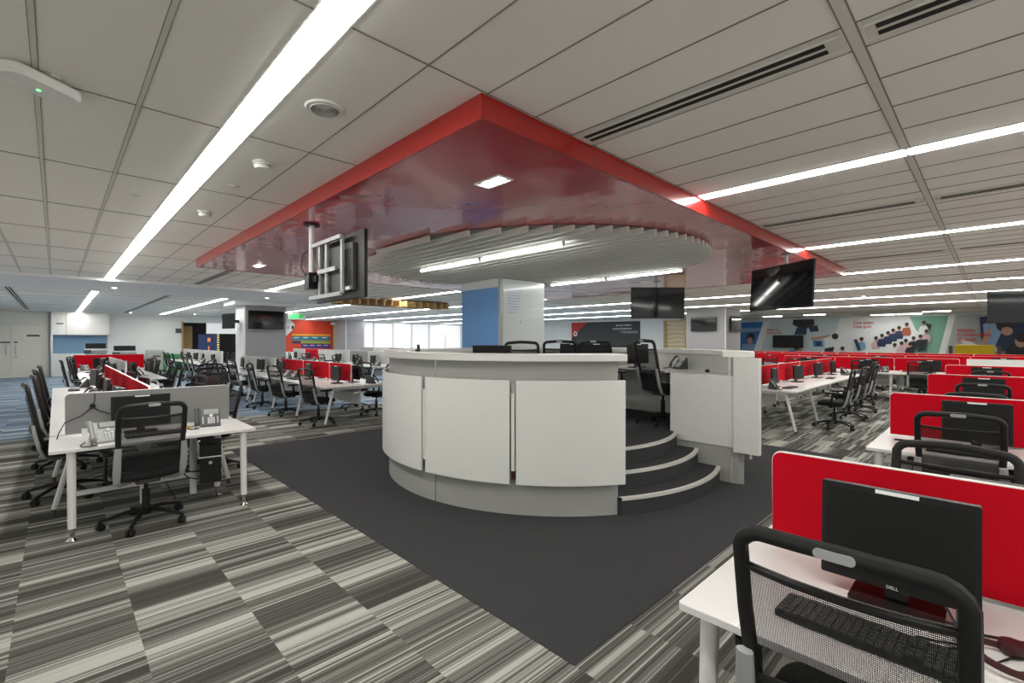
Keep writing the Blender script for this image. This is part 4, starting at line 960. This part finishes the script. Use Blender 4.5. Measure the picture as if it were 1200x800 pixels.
# photo mural
t, s, tx = poster('photo_mural', 'wall-wide photo mural of people in meetings with red slogans', X=X1, outline=[(858, 375.5), (900, 374.5), (1040, 370.5), (1230, 365), (1230, 470), (858, 430)], base='print_sky')
s([(858, 378), (895, 377), (880, 425), (858, 425)], 'print_blue', 'blue_panel'); s([(862, 385), (892, 384), (890, 388), (862, 390)], 'print_lblue', 'blue_band'); s(ell(880, 395, 4.5, 5), 'print_hair', 'hair'); s(ell(879, 399, 3, 4), 'print_skin', 'face'); s([(870, 403), (888, 403), (888, 420), (868, 420)], 'print_lblue', 'shirt')
s([(895, 376.5), (903, 376), (885, 430), (877, 430)], 'print_white', 'slash')
s([(985, 373), (997, 372.5), (975, 430), (965, 430)], 'print_white', 'slash')
s([(996, 372), (1112, 369), (1096, 430), (974, 430)], 'print_white', 'meeting_field')
s([(1066, 371), (1112, 369.5), (1097, 430), (1052, 430), (1080, 400)], 'print_seagreen', 'green_floor')
s([(1112, 369.5), (1120, 369), (1104, 430), (1096, 430)], 'print_white', 'slash')
s([(1120, 369), (1230, 365), (1230, 470), (1104, 430)], 'print_grey', 'third_scene')
tx('Aspire to\nbe the best', 898, 387.5, 2.6, 'print_red'); tx('One team.\nOne goal', 1000, 379.8, 3.2, 'print_red')
# scene 1
s([(930, 374.5), (954, 374), (955, 380), (947, 384), (936, 384), (929, 380)], 'print_black', 'suit_torso'); s([(934, 384), (946, 384), (945, 392), (931, 392)], 'print_navy', 'dark_folder'); s([(947, 382), (958, 381), (960, 388), (950, 389)], 'print_navy', 'tablet')
s([(953, 399), (964, 399), (965, 406), (954, 406)], 'print_blue', 'blue_card'); s([(957, 400), (962, 400), (962, 405), (957, 405)], 'print_navy', 'card_mark'); s([(950, 396), (972, 392), (974, 395), (952, 399)], 'print_skin', 'forearm')
s([(966, 396), (980, 392), (984, 402), (976, 412), (968, 410)], 'print_white', 'shirt'); s(ell(979, 394, 4, 3.6), 'print_hair', 'hair'); s([(967, 408), (978, 406), (976, 416), (966, 416)], 'print_black', 'trousers')
s(ell(937, 409, 4, 3), 'print_skin', 'face'); s(ell(934, 407, 3.6, 3), 'print_hair', 'hair'); s([(925, 410), (934, 410), (932, 416), (922, 416)], 'print_blue', 'shirt')
# scene 2 : long table with rows of people
s([(1010, 412), (1030, 396), (1072, 386), (1084, 392), (1066, 406), (1052, 418), (1020, 418)], 'print_white', 'table_top')
P1 = [(1010, 401, 'print_lblue'), (1027, 400, 'print_pink'), (1041, 394, 'print_navy'), (1034, 397, 'print_navy'), (1047, 391, 'print_navy'), (1054, 388, 'print_navy'), (1063, 384, 'print_rust'), (1083, 382, 'print_white'), (1086, 392, 'print_pink'), (1079, 398, 'print_black'), (1071, 400, 'print_black'), (1062, 403, 'print_pink'), (1049, 408, 'print_white'), (1057, 406, 'print_pink'), (988, 412, 'print_lblue'), (1067, 407, 'print_black')]
for x, y, c in P1:
    s([(x-4, y), (x+3.5, y-.4), (x+5, y+5), (x+4, y+9), (x-5, y+9), (x-6, y+4)], c, 'shirt'); s(ell(x, y-3, 2.1, 2.7, 10), 'print_skin', 'face'); s(ell(x, y-4.2, 2.4, 2.1, 10), 'print_hair', 'hair')
s([(1078, 399), (1088, 397), (1084, 410), (1076, 412)], 'print_black', 'chair_shape'); s([(1001, 398), (1005, 397), (1010, 410), (1006, 411)], 'print_navy', 'chair_shape'); s([(1084, 378), (1092, 380), (1090, 388)], 'print_black', 'jacket')
# scene 3
s([(1148, 372), (1170, 368), (1200, 372), (1212, 400), (1200, 412), (1160, 410), (1150, 398)], 'print_navy', 'big_jacket'); s([(1152, 380), (1166, 374), (1176, 384), (1166, 406), (1154, 404)], 'print_lblue', 'shirt_highlight')
s(ell(1176, 380, 9, 9, 16), 'print_hair', 'hair'); s(ell(1180, 388, 7, 5, 14), 'print_skin', 'face'); s([(1124, 404), (1136, 400), (1140, 415), (1118, 418)], 'print_white', 'paper_sheet'); s([(1128, 396), (1146, 404), (1144, 408), (1126, 400)], 'print_white', 'paper_roll'); s([(1150, 400), (1158, 384), (1162, 388), (1156, 404)], 'print_skin', 'forearm')
s([(1148, 404), (1166, 404), (1170, 412), (1144, 412)], 'print_sky', 'paper_sheet'); s([(1182, 404), (1200, 398), (1225, 400), (1225, 425), (1176, 420)], 'print_black', 'dark_jacket'); s(ell(1196, 400, 7, 7, 14), 'print_skin', 'face'); s(ell(1198, 396, 8, 5, 14), 'print_hair', 'hair')
tx('Ideate.\nCollaborate\nCreate.', 1122, 388.5, 4.0, 'print_red')
